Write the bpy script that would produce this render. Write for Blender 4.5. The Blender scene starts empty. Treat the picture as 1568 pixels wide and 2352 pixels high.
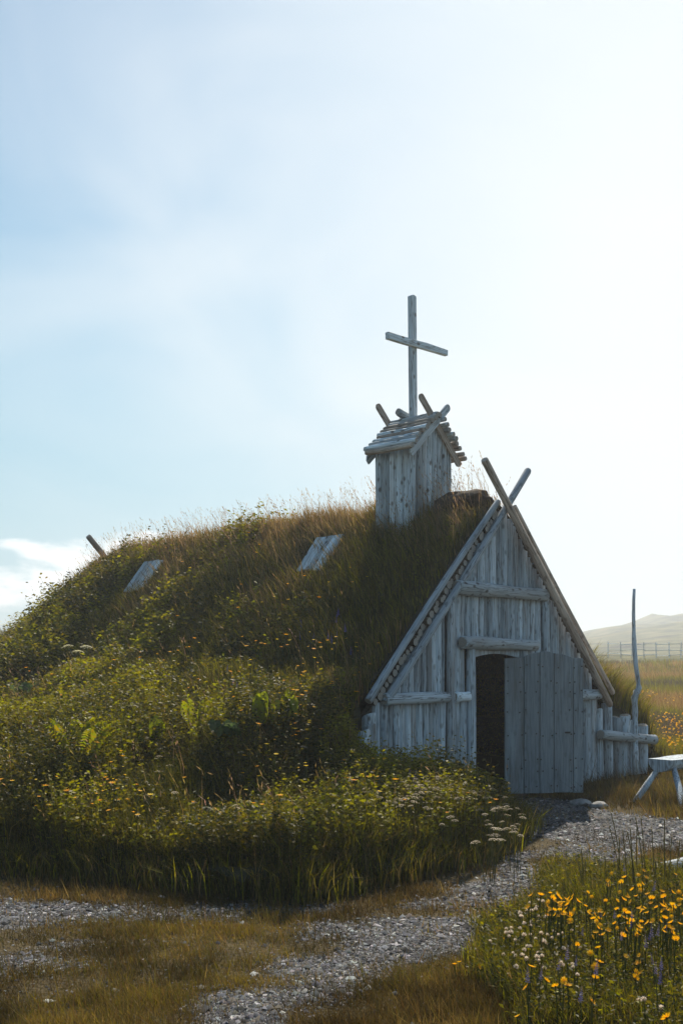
import bpy, bmesh, math, random
import numpy as np
from mathutils import Vector, Matrix, Quaternion

# ------------------------------------------------------------------ camera, sky, sun, exposure
sc = bpy.context.scene
C = sc.collection
CAMZ = 1.6
F, CX, HY = 2287.0, 784.0, 1530.0          # focal length, centre and horizon measured on the photograph (1568 wide)
camd = bpy.data.cameras.new('camera')
cam = bpy.data.objects.new('camera', camd)
C.objects.link(cam)
cam.location = (0, 0, CAMZ)
cam.rotation_euler = (math.pi / 2, 0, 0)
camd.sensor_fit = 'VERTICAL'
camd.sensor_height = 36.0
camd.lens = F / 2352 * 36.0
camd.shift_y = (HY - 1176) / 2352
camd.clip_start, camd.clip_end = 0.1, 6000
sc.camera = cam

SUN_AZ, SUN_EL = math.radians(11), math.radians(43)     # clockwise from +Y
SUN_DIR = Vector((math.sin(SUN_AZ) * math.cos(SUN_EL), math.cos(SUN_AZ) * math.cos(SUN_EL), math.sin(SUN_EL)))
world = bpy.data.worlds.new('World')
sc.world = world
world.use_nodes = True


def build_world():
    nt = world.node_tree
    nt.nodes.clear()
    N, L = nt.nodes.new, nt.links.new
    out = N('ShaderNodeOutputWorld')
    bg = N('ShaderNodeBackground')
    bg.inputs['Strength'].default_value = 0.08
    sky = N('ShaderNodeTexSky')
    sky.sky_type = 'NISHITA'
    sky.sun_disc = False
    sky.sun_elevation = SUN_EL
    sky.sun_rotation = SUN_AZ
    sky.altitude = 0
    sky.air_density = 1.0
    sky.dust_density = 0.2
    sky.ozone_density = 0.4
    tc = N('ShaderNodeTexCoord')
    # thin veil of cloud: thicker towards the sun, drifting wisps, a low cumulus bank on the horizon
    dot = N('ShaderNodeVectorMath'); dot.operation = 'DOT_PRODUCT'
    nrm = N('ShaderNodeVectorMath'); nrm.operation = 'NORMALIZE'
    L(tc.outputs['Generated'], nrm.inputs[0])
    L(nrm.outputs[0], dot.inputs[0])
    dot.inputs[1].default_value = Vector((0.50, 0.82, 0.30)).normalized()
    veil = N('ShaderNodeMapRange'); veil.interpolation_type = 'SMOOTHSTEP'
    veil.inputs['From Min'].default_value = 0.72
    veil.inputs['From Max'].default_value = 1.0
    veil.inputs['To Max'].default_value = 0.95
    L(dot.outputs['Value'], veil.inputs['Value'])
    sunny = N('ShaderNodeMapRange'); sunny.interpolation_type = 'SMOOTHSTEP'
    sunny.inputs['From Min'].default_value = 0.45
    sunny.inputs['From Max'].default_value = 0.85
    L(dot.outputs['Value'], sunny.inputs['Value'])
    mp = N('ShaderNodeMapping'); mp.inputs['Scale'].default_value = (1.3, 1.3, 2.6)
    mp.inputs['Rotation'].default_value = (0, 0.5, 0)
    L(nrm.outputs[0], mp.inputs['Vector'])
    n1 = N('ShaderNodeTexNoise'); n1.inputs['Scale'].default_value = 1.9; n1.inputs['Detail'].default_value = 4
    n1.inputs['Roughness'].default_value = 0.42; n1.inputs['Distortion'].default_value = 0.7
    L(mp.outputs[0], n1.inputs['Vector'])
    wr = N('ShaderNodeMapRange'); wr.interpolation_type = 'SMOOTHSTEP'
    wr.inputs['From Min'].default_value = 0.28; wr.inputs['From Max'].default_value = 0.72
    wr.inputs['To Min'].default_value = 0.0; wr.inputs['To Max'].default_value = 0.60
    L(n1.outputs['Fac'], wr.inputs['Value'])
    wm = N('ShaderNodeMath'); wm.operation = 'MULTIPLY'
    L(wr.outputs[0], wm.inputs[0]); L(sunny.outputs[0], wm.inputs[1])
    # screen the two veils over each other
    add = N('ShaderNodeMix'); add.data_type = 'FLOAT'
    L(veil.outputs[0], add.inputs['Factor']); L(wm.outputs[0], add.inputs['A']); add.inputs['B'].default_value = 1.0
    mix = N('ShaderNodeMix'); mix.data_type = 'RGBA'
    L(add.outputs['Result'], mix.inputs['Factor'])
    # pale sea air low over the horizon
    sep = N('ShaderNodeSeparateXYZ'); L(nrm.outputs[0], sep.inputs[0])
    low = N('ShaderNodeMapRange'); low.interpolation_type = 'SMOOTHSTEP'
    low.inputs['From Min'].default_value = 0.62; low.inputs['From Max'].default_value = 0.0
    low.inputs['To Max'].default_value = 0.92
    L(sep.outputs['Z'], low.inputs['Value'])
    air = N('ShaderNodeMix'); air.data_type = 'RGBA'
    tint = N('ShaderNodeMix'); tint.data_type = 'RGBA'; tint.blend_type = 'MULTIPLY'
    tint.inputs['Factor'].default_value = 1.0; tint.inputs['B'].default_value = (.66, .93, .95, 1)
    L(sky.outputs[0], tint.inputs['A'])
    L(low.outputs[0], air.inputs['Factor']); L(tint.outputs['Result'], air.inputs['A'])
    air.inputs['B'].default_value = (3.0, 5.0, 5.9, 1)
    L(air.outputs['Result'], mix.inputs['A'])
    mix.inputs['B'].default_value = (7.75, 8.05, 8.2, 1)
    # cumulus low over the horizon
    mp2 = N('ShaderNodeMapping'); mp2.inputs['Scale'].default_value = (1.0, 1.0, 2.6)
    mp2.inputs['Location'].default_value = (0.37, 0.1, -0.13)
    L(nrm.outputs[0], mp2.inputs['Vector'])
    n2 = N('ShaderNodeTexNoise'); n2.inputs['Scale'].default_value = 5.0; n2.inputs['Detail'].default_value = 6
    n2.inputs['Roughness'].default_value = 0.5
    L(mp2.outputs[0], n2.inputs['Vector'])
    band = N('ShaderNodeMapRange'); band.interpolation_type = 'SMOOTHSTEP'
    band.inputs['From Min'].default_value = 0.22; band.inputs['From Max'].default_value = 0.05
    band.inputs['To Min'].default_value = -0.22; band.inputs['To Max'].default_value = 0.065
    L(sep.outputs['Z'], band.inputs['Value'])
    a2 = N('ShaderNodeMath'); a2.operation = 'ADD'
    L(n2.outputs['Fac'], a2.inputs[0]); L(band.outputs[0], a2.inputs[1])
    cr = N('ShaderNodeMapRange'); cr.interpolation_type = 'SMOOTHSTEP'
    cr.inputs['From Min'].default_value = 0.49; cr.inputs['From Max'].default_value = 0.565
    cr.inputs['To Max'].default_value = 0.95
    L(a2.outputs[0], cr.inputs['Value'])
    mix2 = N('ShaderNodeMix'); mix2.data_type = 'RGBA'
    inv = N('ShaderNodeMath'); inv.operation = 'SUBTRACT'; inv.inputs[0].default_value = 1.0; inv.use_clamp = True
    L(veil.outputs[0], inv.inputs[1])
    cm = N('ShaderNodeMath'); cm.operation = 'MULTIPLY'; L(cr.outputs[0], cm.inputs[0]); L(inv.outputs[0], cm.inputs[1])
    L(cm.outputs[0], mix2.inputs['Factor'])
    L(mix.outputs['Result'], mix2.inputs['A'])
    mix2.inputs['B'].default_value = (9.6, 9.8, 9.9, 1)
    L(mix2.outputs['Result'], bg.inputs['Color'])
    L(bg.outputs[0], out.inputs['Surface'])


build_world()
sund = bpy.data.lights.new('sun', 'SUN')
sund.energy = 5.0
sund.angle = math.radians(0.6)
sund.color = (1.0, 0.90, 0.74)
sun = bpy.data.objects.new('sun', sund)
C.objects.link(sun)
sun.rotation_euler = SUN_DIR.to_track_quat('Z', 'Y').to_euler()
sun.location = (5, 20, 30)

vs = sc.view_settings
vs.view_transform = 'Standard'
vs.look = 'None'
vs.exposure = 0.63
vs.gamma = 1.0
vs.use_curve_mapping = False
sc.render.engine = 'CYCLES'
cy = sc.cycles
cy.max_bounces = 8
cy.diffuse_bounces = 3
cy.glossy_bounces = 2
cy.transmission_bounces = 4
cy.transparent_max_bounces = 8
cy.volume_bounces = 0
cy.use_denoising = True
cy.sample_clamp_indirect = 6.0

rng = np.random.default_rng(7)
random.seed(7)


# ------------------------------------------------------------------ small maths
def smooth(a, b, x):
    t = np.clip((np.asarray(x, dtype=float) - a) / (b - a), 0, 1)
    return t * t * (3 - 2 * t)


def _hash(ix, iy, seed):
    h = (ix.astype(np.int64) * 374761393 + iy.astype(np.int64) * 668265263 + seed * 974634777) & 0x7fffffff
    h = ((h ^ (h >> 13)) * 1274126177) & 0x7fffffff
    h = h ^ (h >> 16)
    return (h & 0xffff) / 65535.0


def vnoise(x, y, seed=0):
    x = np.asarray(x, dtype=float); y = np.asarray(y, dtype=float)
    ix, iy = np.floor(x), np.floor(y)
    fx, fy = x - ix, y - iy
    fx = fx * fx * (3 - 2 * fx); fy = fy * fy * (3 - 2 * fy)
    a = _hash(ix, iy, seed); b = _hash(ix + 1, iy, seed)
    c = _hash(ix, iy + 1, seed); d = _hash(ix + 1, iy + 1, seed)
    return (a * (1 - fx) + b * fx) * (1 - fy) + (c * (1 - fx) + d * fx) * fy


def fbm(x, y, seed=0, octv=4):
    s = 0; amp = 0.5; tot = 0
    for k in range(octv):
        s = s + amp * vnoise(np.asarray(x) * 2 ** k, np.asarray(y) * 2 ** k, seed + k * 17)
        tot += amp; amp *= 0.5
    return s / tot


def in_poly(px, py, poly):
    inside = np.zeros(np.shape(px), bool)
    n = len(poly)
    for i in range(n):
        x1, y1 = poly[i]; x2, y2 = poly[(i + 1) % n]
        c = ((y1 > py) != (y2 > py))
        with np.errstate(divide='ignore', invalid='ignore'):
            xi = (x2 - x1) * (py - y1) / (y2 - y1 + 1e-12) + x1
        inside ^= c & (px < xi)
    return inside


def dist_poly(px, py, poly, closed=True):
    best = np.full(np.shape(px), 1e9)
    n = len(poly)
    for i in range(n if closed else n - 1):
        x1, y1 = poly[i]; x2, y2 = poly[(i + 1) % n]
        dx, dy = x2 - x1, y2 - y1
        t = np.clip(((px - x1) * dx + (py - y1) * dy) / (dx * dx + dy * dy + 1e-12), 0, 1)
        best = np.minimum(best, np.hypot(px - x1 - t * dx, py - y1 - t * dy))
    return best


# ------------------------------------------------------------------ frames of reference
U = np.array([0.679, 0.734]); U = U / np.linalg.norm(U)       # along the front wall
Bk = np.array([-U[1], U[0]])                                  # from the front wall to the back of the church
A0 = np.array([1.93, 12.07])                                  # foot of the gable's centre
YAW = math.atan2(U[1], U[0])


def to_world(t, s):
    return A0[0] + U[0] * t + Bk[0] * s, A0[1] + U[1] * t + Bk[1] * s


def to_local(x, y):
    dx, dy = x - A0[0], y - A0[1]
    return dx * U[0] + dy * U[1], dx * Bk[0] + dy * Bk[1]


def at(vx, vy, z=0.0):
    """point at height z seen at pixel (vx, vy) of the 1568-wide photograph"""
    Y = F * (CAMZ - z) / (vy - HY)
    return Vector(((vx - CX) / F * Y, Y, z))


def at_depth(vx, vy, Y):
    return Vector(((vx - CX) / F * Y, Y, CAMZ - (vy - HY) / F * Y))


def vpoly(pts):
    return [tuple(at(x, y)[:2]) for x, y in pts]


# ------------------------------------------------------------------ terrain heights
BULGE = [(-1.0, -0.03), (-1.0, -0.45), (-1.71, -1.34), (-3.3, -1.99), (-5.27, -1.91), (-6.25, 0.4), (-6.8, 4), (-7.5, 9), (-9.5, 13),
         (-16, 18), (-16, 26), (-2.4, 26), (-2.4, -0.03)]
RS = [-1, 0, 0.5, 7.6, 8.5, 9.66, 10.4, 12.1, 16, 26]
RZ = [3.56, 3.56, 3.56, 3.50, 3.22, 2.66, 2.2, 1.98, 1.85, 1.5]


def H_local(t, s):
    """height of the turf over the church and of the bank beside it (local coordinates)"""
    t = np.asarray(t, float); s = np.asarray(s, float)
    R = np.interp(s, RS, RZ)
    roof = R + 0.14 - 0.97 * np.sqrt(t * t + 0.02)
    roof = np.where(t > 0, R + 0.14 - 0.97 * np.sqrt(t * t + 0.02), roof)
    roof = np.where(s < 0.0, -5.0, roof)
    # side slopes below the rafters
    d = -t
    far = smooth(-.25, -.7, s) + smooth(2.8, 3.4, d) * smooth(.3, -.25, s) + smooth(3.0, 3.6, d)
    far = np.clip(far, 0, 1)
    tj = t + far * (.75 * (fbm(t * 1.3 + 11, s * 1.3, 600, 3) - .5)); sj = s + far * (.75 * (fbm(t * 1.3, s * 1.3 + 7, 640, 3) - .5))
    ins = in_poly(tj, sj, BULGE)
    dist = np.where(ins, dist_poly(tj, sj, BULGE[1:-3], closed=False), 0.0)
    bulge = 0.16 * (1 - np.exp(-dist / 0.4)) + 0.20 * dist
    bulge = np.where(ins, np.minimum(bulge, 1.35), -1.0)
    side = (1.32 - 0.30 * (d - 2.4)) * smooth(-1.0, 0.12, s) * smooth(0, 1, (d - 2.28 - .22 * smooth(.15, -.2, s)) / (.25 + .35 * smooth(.15, -.2, s))) * smooth(0.0, 1.2, dist)
    side = np.where(ins, side, -1)
    # turf wall on the right of the church
    rw = (1.32 - 0.34 * (t - 2.4)) * smooth(4.75, 4.1, t) * smooth(2.2, 2.4, t)
    rw = np.where((s > 0.10) & (s < 10), rw, -1)
    k = 0.12
    st = np.stack(np.broadcast_arrays(roof, bulge, side, rw))
    m = st.max(0)
    h = m + k * np.log(np.exp((st - m) / k).sum(0)) - 0.0
    lump = (0.16 + .40 * smooth(2.2, 3.2, d)) * (fbm(t * 1.05 + 3, s * 1.05, 5, 2) - 0.5) * smooth(0.1, 1.0, dist + smooth(0.2, 2.0, s) * 0.6)
    lump = np.where((s < .2) & (t > -3.2), np.minimum(lump, 0.03), lump)
    return np.where(m < -0.5, -1.0, h + lump)


HILLS = [(-2, 330, 1.0)]


def G(x, y):
    x = np.asarray(x, float); y = np.asarray(y, float)
    r = np.hypot(x, y)
    z = 0.031 * np.maximum(0, r - 17) * smooth(17, 40, r)
    z = np.minimum(z, 2.3 + 0.002 * r)
    z = z + 0.05 * (fbm(x * .35, y * .35, 2, 3) - .5) * smooth(1.5, 6, r)
    z = z + smooth(15, 60, r) * 0.9 * (fbm(x * .06, y * .06, 8, 3) - .5)
    ang = np.arctan2(x, y)
    crest = 8.8 + 5.0 * smooth(0.16, 0.36, ang) + 4.5 * (fbm(ang * 9 + 4, r * 0.004, 21, 4) - .5) * 1.5
    z = z + smooth(110, 560, r) * crest * (0.62 + 0.76 * fbm(x * .013, y * .013, 31, 5)) * 1.55 + smooth(130, 420, r) * 6.5 * (fbm(x * .045, y * .045, 51, 4) - .5)
    return z


GR_A = vpoly([(-200, 2060), (0, 2067), (143, 2077), (238, 2074), (380, 2077), (523, 2079), (700, 2085), (790, 2080), (790, 2092), (614, 2098), (476, 2118), (380, 2106), (309, 2121), (200, 2117), (119, 2126), (0, 2134), (-200, 2140)])
z7 = lambda p: [(574.2 + .4394 * a, 1722.6 + .4394 * b) for a, b in p]
z8 = lambda p: [(1033.5 + .3409 * a, 1779.9 + .3409 * b) for a, b in p]
GR_B = vpoly(z7([(-120, 1270), (0, 1250), (130, 1210), (270, 1090), (560, 1060), (600, 905), (760, 890), (1100, 868), (1310, 905), (1240, 1010), (1000, 1065), (800, 1095), (720, 1170), (600, 1225), (520, 1315), (240, 1345), (180, 1432), (60, 1520), (-160, 1520)]))
GR_C = vpoly(z8([(330, 120), (930, 190), (1000, 240), (1100, 262), (1568, 312), (2300, 350), (2300, 520), (1568, 505), (1330, 505), (1250, 600), (850, 622), (720, 765), (400, 855), (0, 895), (-300, 870), (0, 745), (200, 690), (300, 620), (420, 500), (470, 400), (330, 300)]))
GR_P = [vpoly(z7([(-1000, 1100), (-700, 1095), (-690, 1120), (-1000, 1130)])), vpoly([(0, 2190), (138, 2188), (138, 2210), (0, 2240)]),
        vpoly([(125, 2159), (200, 2158), (190, 2170), (125, 2170)]), vpoly(z7([(200, 910), (560, 900), (540, 990), (250, 985)]))]
GR_ISLAND = [vpoly(z8([(480, 410), (760, 450), (760, 470), (560, 520), (430, 500)])), vpoly(z8([(520, 545), (860, 555), (700, 650), (500, 600)]))]


def gravel_mask(x, y):
    n1 = fbm(x * 1.3, y * 1.3, 40, 3) - .5; n2 = fbm(x * 1.3, y * 1.3, 60, 3) - .5
    q1 = fbm(x * 6, y * 6, 70, 2) - .5; q2 = fbm(x * 6, y * 6, 80, 2) - .5
    px = x + n1 * .30 + q1 * .22; py = y + n2 * .24 + q2 * .22
    m = in_poly(px, py, GR_A) | in_poly(px, py, GR_B) | in_poly(px, py, GR_C)
    for p in GR_P:
        m |= in_poly(px, py, p)
    for p in GR_ISLAND:
        m &= ~in_poly(px, py, p)
    return m


# ------------------------------------------------------------------ materials
def new_mat(name):
    m = bpy.data.materials.new(name)
    m.use_nodes = True
    m.node_tree.nodes.clear()
    return m, m.node_tree.nodes.new, m.node_tree.links.new


def ramp(N, stops):
    r = N('ShaderNodeValToRGB')
    e = r.color_ramp.elements
    while len(e) > 1:
        e.remove(e[-1])
    e[0].position = stops[0][0]; e[0].color = (*stops[0][1], 1)
    for p, c in stops[1:]:
        k = e.new(p); k.color = (*c, 1)
    return r


def mat_wood(name, light, mid, dark, grain=1.0, bump=0.6, knots=.45, crack=.75):
    m, N, L = new_mat(name)
    out = N('ShaderNodeOutputMaterial'); b = N('ShaderNodeBsdfPrincipled')
    L(b.outputs[0], out.inputs['Surface'])
    b.inputs['Roughness'].default_value = 0.82
    b.inputs['Specular IOR Level'].default_value = 0.25
    tc = N('ShaderNodeTexCoord'); oi = N('ShaderNodeObjectInfo')
    cmb = N('ShaderNodeCombineXYZ')
    mul = N('ShaderNodeMath'); mul.operation = 'MULTIPLY'; mul.inputs[1].default_value = 37.0
    L(oi.outputs['Random'], mul.inputs[0]); L(mul.outputs[0], cmb.inputs['Z']); L(mul.outputs[0], cmb.inputs['X'])
    off = N('ShaderNodeVectorMath'); off.operation = 'ADD'
    L(tc.outputs['Object'], off.inputs[0]); L(cmb.outputs[0], off.inputs[1])
    mp = N('ShaderNodeMapping'); mp.inputs['Scale'].default_value = (55 * grain, 55 * grain, 2.2)
    L(off.outputs[0], mp.inputs['Vector'])
    fine = N('ShaderNodeTexNoise'); fine.inputs['Scale'].default_value = 1.0; fine.inputs['Detail'].default_value = 5
    fine.inputs['Roughness'].default_value = 0.65
    L(mp.outputs[0], fine.inputs['Vector'])
    mp2 = N('ShaderNodeMapping'); mp2.inputs['Scale'].default_value = (9, 9, 1.6)
    L(off.outputs[0], mp2.inputs['Vector'])
    broad = N('ShaderNodeTexNoise'); broad.inputs['Scale'].default_value = 1.0; broad.inputs['Detail'].default_value = 4
    L(mp2.outputs[0], broad.inputs['Vector'])
    s = N('ShaderNodeMath'); s.operation = 'MULTIPLY_ADD'
    L(broad.outputs['Fac'], s.inputs[0]); s.inputs[1].default_value = 0.55
    L(fine.outputs['Fac'], s.inputs[2])
    rp = ramp(N, [(0.50, dark), (0.64, mid), (0.86, light), (1.0, light)])
    L(s.outputs[0], rp.inputs['Fac'])
    # knots: dark spots stretched a little along the grain
    mp3 = N('ShaderNodeMapping'); mp3.inputs['Scale'].default_value = (11, 11, 6.5)
    L(off.outputs[0], mp3.inputs['Vector'])
    vo = N('ShaderNodeTexVoronoi'); vo.inputs['Scale'].default_value = 1.0
    L(mp3.outputs[0], vo.inputs['Vector'])
    kn = N('ShaderNodeMapRange'); kn.inputs['From Min'].default_value = 0.13; kn.inputs['From Max'].default_value = 0.27
    kn.inputs['To Min'].default_value = knots; kn.inputs['To Max'].default_value = 0
    L(vo.outputs['Distance'], kn.inputs['Value'])
    mixk = N('ShaderNodeMix'); mixk.data_type = 'RGBA'
    L(kn.outputs[0], mixk.inputs['Factor']); L(rp.outputs[0], mixk.inputs['A'])
    mixk.inputs['B'].default_value = (dark[0] * .6, dark[1] * .5, dark[2] * .45, 1)
    # every log weathered a little differently
    mp4 = N('ShaderNodeMapping'); mp4.inputs['Scale'].default_value = (26, 26, 1.5)
    L(off.outputs[0], mp4.inputs['Vector'])
    cn = N('ShaderNodeTexNoise'); cn.inputs['Scale'].default_value = 1.0; cn.inputs['Detail'].default_value = 3; cn.inputs['Distortion'].default_value = 0.4
    L(mp4.outputs[0], cn.inputs['Vector'])
    cd = N('ShaderNodeMath'); cd.operation = 'SUBTRACT'; cd.inputs[1].default_value = .5; L(cn.outputs['Fac'], cd.inputs[0])
    ca = N('ShaderNodeMath'); ca.operation = 'ABSOLUTE'; L(cd.outputs[0], ca.inputs[0])
    ck = N('ShaderNodeMapRange'); ck.inputs['From Min'].default_value = 0.0; ck.inputs['From Max'].default_value = 0.035
    ck.inputs['To Min'].default_value = crack; ck.inputs['To Max'].default_value = 0
    L(ca.outputs[0], ck.inputs['Value'])
    mixc = N('ShaderNodeMix'); mixc.data_type = 'RGBA'
    L(ck.outputs[0], mixc.inputs['Factor']); L(mixk.outputs['Result'], mixc.inputs['A'])
    mixc.inputs['B'].default_value = (dark[0] * .5, dark[1] * .45, dark[2] * .4, 1)
    mp5 = N('ShaderNodeMapping'); mp5.inputs['Scale'].default_value = (5, 5, .9)
    L(off.outputs[0], mp5.inputs['Vector'])
    st = N('ShaderNodeTexNoise'); st.inputs['Scale'].default_value = 1.0; st.inputs['Detail'].default_value = 5; st.inputs['Roughness'].default_value = .6
    L(mp5.outputs[0], st.inputs['Vector'])
    sm = N('ShaderNodeMapRange'); sm.inputs['From Min'].default_value = .50; sm.inputs['From Max'].default_value = .70; sm.inputs['To Max'].default_value = .55
    rv = N('ShaderNodeMath'); rv.operation = 'MULTIPLY_ADD'; rv.inputs[1].default_value = 17.31; rv.inputs[2].default_value = .37
    L(oi.outputs['Random'], rv.inputs[0])
    rf = N('ShaderNodeMath'); rf.operation = 'FRACT'; L(rv.outputs[0], rf.inputs[0])
    rs = N('ShaderNodeMath'); rs.operation = 'MULTIPLY_ADD'; rs.inputs[1].default_value = .26; L(rf.outputs[0], rs.inputs[0]); L(st.outputs['Fac'], rs.inputs[2])
    rd = N('ShaderNodeMath'); rd.operation = 'SUBTRACT'; rd.inputs[1].default_value = .12; L(rs.outputs[0], rd.inputs[0])
    L(rd.outputs[0], sm.inputs['Value'])
    mixs = N('ShaderNodeMix'); mixs.data_type = 'RGBA'
    L(sm.outputs[0], mixs.inputs['Factor']); L(mixc.outputs['Result'], mixs.inputs['A'])
    mixs.inputs['B'].default_value = (mid[0] * .62, mid[1] * .46, mid[2] * .36, 1)
    hv = N('ShaderNodeHueSaturation')
    mr = N('ShaderNodeMapRange'); mr.inputs['To Min'].default_value = 0.58; mr.inputs['To Max'].default_value = 1.26
    L(oi.outputs['Random'], mr.inputs['Value']); L(mr.outputs[0], hv.inputs['Value'])
    L(mixs.outputs['Result'], hv.inputs['Color'])
    L(hv.outputs[0], b.inputs['Base Color'])
    bp = N('ShaderNodeBump'); bp.inputs['Strength'].default_value = bump; bp.inputs['Distance'].default_value = 0.012
    L(s.outputs[0], bp.inputs['Height']); L(bp.outputs[0], b.inputs['Normal'])
    return m


WOOD = mat_wood('weathered_wood', (.56, .65, .73), (.38, .455, .525), (.095, .095, .095))
WOODPALE = mat_wood('pale_weathered_hazy_wood', (.67, .77, .85), (.50, .585, .655), (.14, .14, .135), knots=.85)  # pale timber; its lightness also stands in for glare on tower, haze on fence
WOODBROWN = mat_wood('brown_weathered_wood', (.50, .44, .39), (.32, .27, .23), (.08, .06, .05))
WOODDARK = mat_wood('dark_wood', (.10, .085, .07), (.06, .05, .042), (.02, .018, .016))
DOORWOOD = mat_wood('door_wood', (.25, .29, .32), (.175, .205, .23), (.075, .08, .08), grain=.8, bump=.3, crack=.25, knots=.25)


def mat_end():
    m, N, L = new_mat('log_end')
    out = N('ShaderNodeOutputMaterial'); b = N('ShaderNodeBsdfPrincipled')
    L(b.outputs[0], out.inputs['Surface']); b.inputs['Roughness'].default_value = .9
    tc = N('ShaderNodeTexCoord'); w = N('ShaderNodeTexWave'); w.wave_type = 'RINGS'; w.rings_direction = 'Z'
    w.inputs['Scale'].default_value = 28; w.inputs['Distortion'].default_value = 3; w.inputs['Detail'].default_value = 3
    L(tc.outputs['Object'], w.inputs['Vector'])
    r = ramp(N, [(0, (.17, .15, .13)), (1, (.42, .40, .37))]); L(w.outputs['Fac'], r.inputs['Fac'])
    L(r.outputs[0], b.inputs['Base Color'])
    return m


LOGEND = mat_end()


def mat_plain(name, col, rough=.9, var=.3, scale=8):
    m, N, L = new_mat(name)
    out = N('ShaderNodeOutputMaterial'); b = N('ShaderNodeBsdfPrincipled')
    L(b.outputs[0], out.inputs['Surface']); b.inputs['Roughness'].default_value = rough
    tc = N('ShaderNodeTexCoord'); n = N('ShaderNodeTexNoise'); n.inputs['Scale'].default_value = scale; n.inputs['Detail'].default_value = 6
    L(tc.outputs['Object'], n.inputs['Vector'])
    r = ramp(N, [(.3, tuple(c * (1 - var) for c in col)), (.7, tuple(min(1, c * (1 + var)) for c in col))])
    L(n.outputs['Fac'], r.inputs['Fac']); L(r.outputs[0], b.inputs['Base Color'])
    bp = N('ShaderNodeBump'); bp.inputs['Strength'].default_value = .4; bp.inputs['Distance'].default_value = .01
    L(n.outputs['Fac'], bp.inputs['Height']); L(bp.outputs[0], b.inputs['Normal'])
    return m


IRON = mat_plain('rusty_iron', (.035, .028, .025), .6)
ROCK = mat_plain('grey_rock', (.22, .22, .22), .85, .5, 14)
PEAT = mat_plain('dry_peat', (.055, .035, .025), .95, .5, 20)


def mat_leafy(name, trans=.5, rough=.6, spec=.22):
    """two-sided foliage that lets light through; colour from the per-blade attribute"""
    m, N, L = new_mat(name)
    out = N('ShaderNodeOutputMaterial')
    at_ = N('ShaderNodeAttribute'); at_.attribute_name = 'Col'
    b = N('ShaderNodeBsdfPrincipled'); b.inputs['Roughness'].default_value = rough
    b.inputs['Specular IOR Level'].default_value = spec
    tr = N('ShaderNodeBsdfTranslucent')
    mx = N('ShaderNodeMixShader'); mx.inputs[0].default_value = trans
    L(at_.outputs['Color'], b.inputs['Base Color'])
    hs = N('ShaderNodeHueSaturation'); hs.inputs['Saturation'].default_value = 1.15; hs.inputs['Value'].default_value = 1.45
    L(at_.outputs['Color'], hs.inputs['Color']); L(hs.outputs[0], tr.inputs['Color'])
    L(b.outputs[0], mx.inputs[1]); L(tr.outputs[0], mx.inputs[2]); L(mx.outputs[0], out.inputs['Surface'])
    return m


LEAFY = mat_leafy('living_grass', .40)
PETAL = mat_leafy('petals', .35, .7, .1)


def mat_ground():
    m, N, L = new_mat('ground_soil')
    out = N('ShaderNodeOutputMaterial'); b = N('ShaderNodeBsdfPrincipled')
    L(b.outputs[0], out.inputs['Surface']); b.inputs['Roughness'].default_value = .95
    b.inputs['Specular IOR Level'].default_value = .1
    geo = N('ShaderNodeNewGeometry'); a = N('ShaderNodeAttribute'); a.attribute_name = 'gravel'
    n = N('ShaderNodeTexNoise'); n.inputs['Scale'].default_value = 3; n.inputs['Detail'].default_value = 8
    L(geo.outputs['Position'], n.inputs['Vector'])
    soil = ramp(N, [(.3, (.045, .034, .018)), (.7, (.095, .072, .034))]); L(n.outputs['Fac'], soil.inputs['Fac'])
    v = N('ShaderNodeTexVoronoi'); v.inputs['Scale'].default_value = 38; L(geo.outputs['Position'], v.inputs['Vector'])
    hs = N('ShaderNodeSeparateColor'); L(v.outputs['Color'], hs.inputs[0])
    grav = ramp(N, [(0, (.04, .04, .043)), (.5, (.095, .093, .095)), (1, (.20, .20, .205))]); L(hs.outputs[0], grav.inputs['Fac'])
    mix = N('ShaderNodeMix'); mix.data_type = 'RGBA'
    L(a.outputs['Fac'], mix.inputs['Factor']); L(soil.outputs[0], mix.inputs['A']); L(grav.outputs[0], mix.inputs['B'])
    # open moor further out: tan, olive and heather-brown patches
    n2 = N('ShaderNodeTexNoise'); n2.inputs['Scale'].default_value = .11; n2.inputs['Detail'].default_value = 9; n2.inputs['Roughness'].default_value = .6
    L(geo.outputs['Position'], n2.inputs['Vector'])
    moor = ramp(N, [(.38, (.014, .014, .012)), (.44, (.05, .055, .022)), (.53, (.11, .105, .035)), (.66, (.20, .165, .08))]); L(n2.outputs['Fac'], moor.inputs['Fac'])
    vl = N('ShaderNodeVectorMath'); vl.operation = 'LENGTH'; L(geo.outputs['Position'], vl.inputs[0])
    mr = N('ShaderNodeMapRange'); mr.inputs['From Min'].default_value = 14; mr.inputs['From Max'].default_value = 26
    L(vl.outputs['Value'], mr.inputs['Value'])
    mix2 = N('ShaderNodeMix'); mix2.data_type = 'RGBA'
    L(mr.outputs[0], mix2.inputs['Factor']); L(mix.outputs['Result'], mix2.inputs['A']); L(moor.outputs[0], mix2.inputs['B'])
    L(mix2.outputs['Result'], b.inputs['Base Color'])
    bp = N('ShaderNodeBump'); bp.inputs['Strength'].default_value = .6; bp.inputs['Distance'].default_value = .02
    L(v.outputs['Distance'], bp.inputs['Height']); L(bp.outputs[0], b.inputs['Normal'])
    return m


GROUND = mat_ground()
TURF = mat_plain('turf_soil', (.04, .034, .016), .95, .5, 5)


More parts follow.
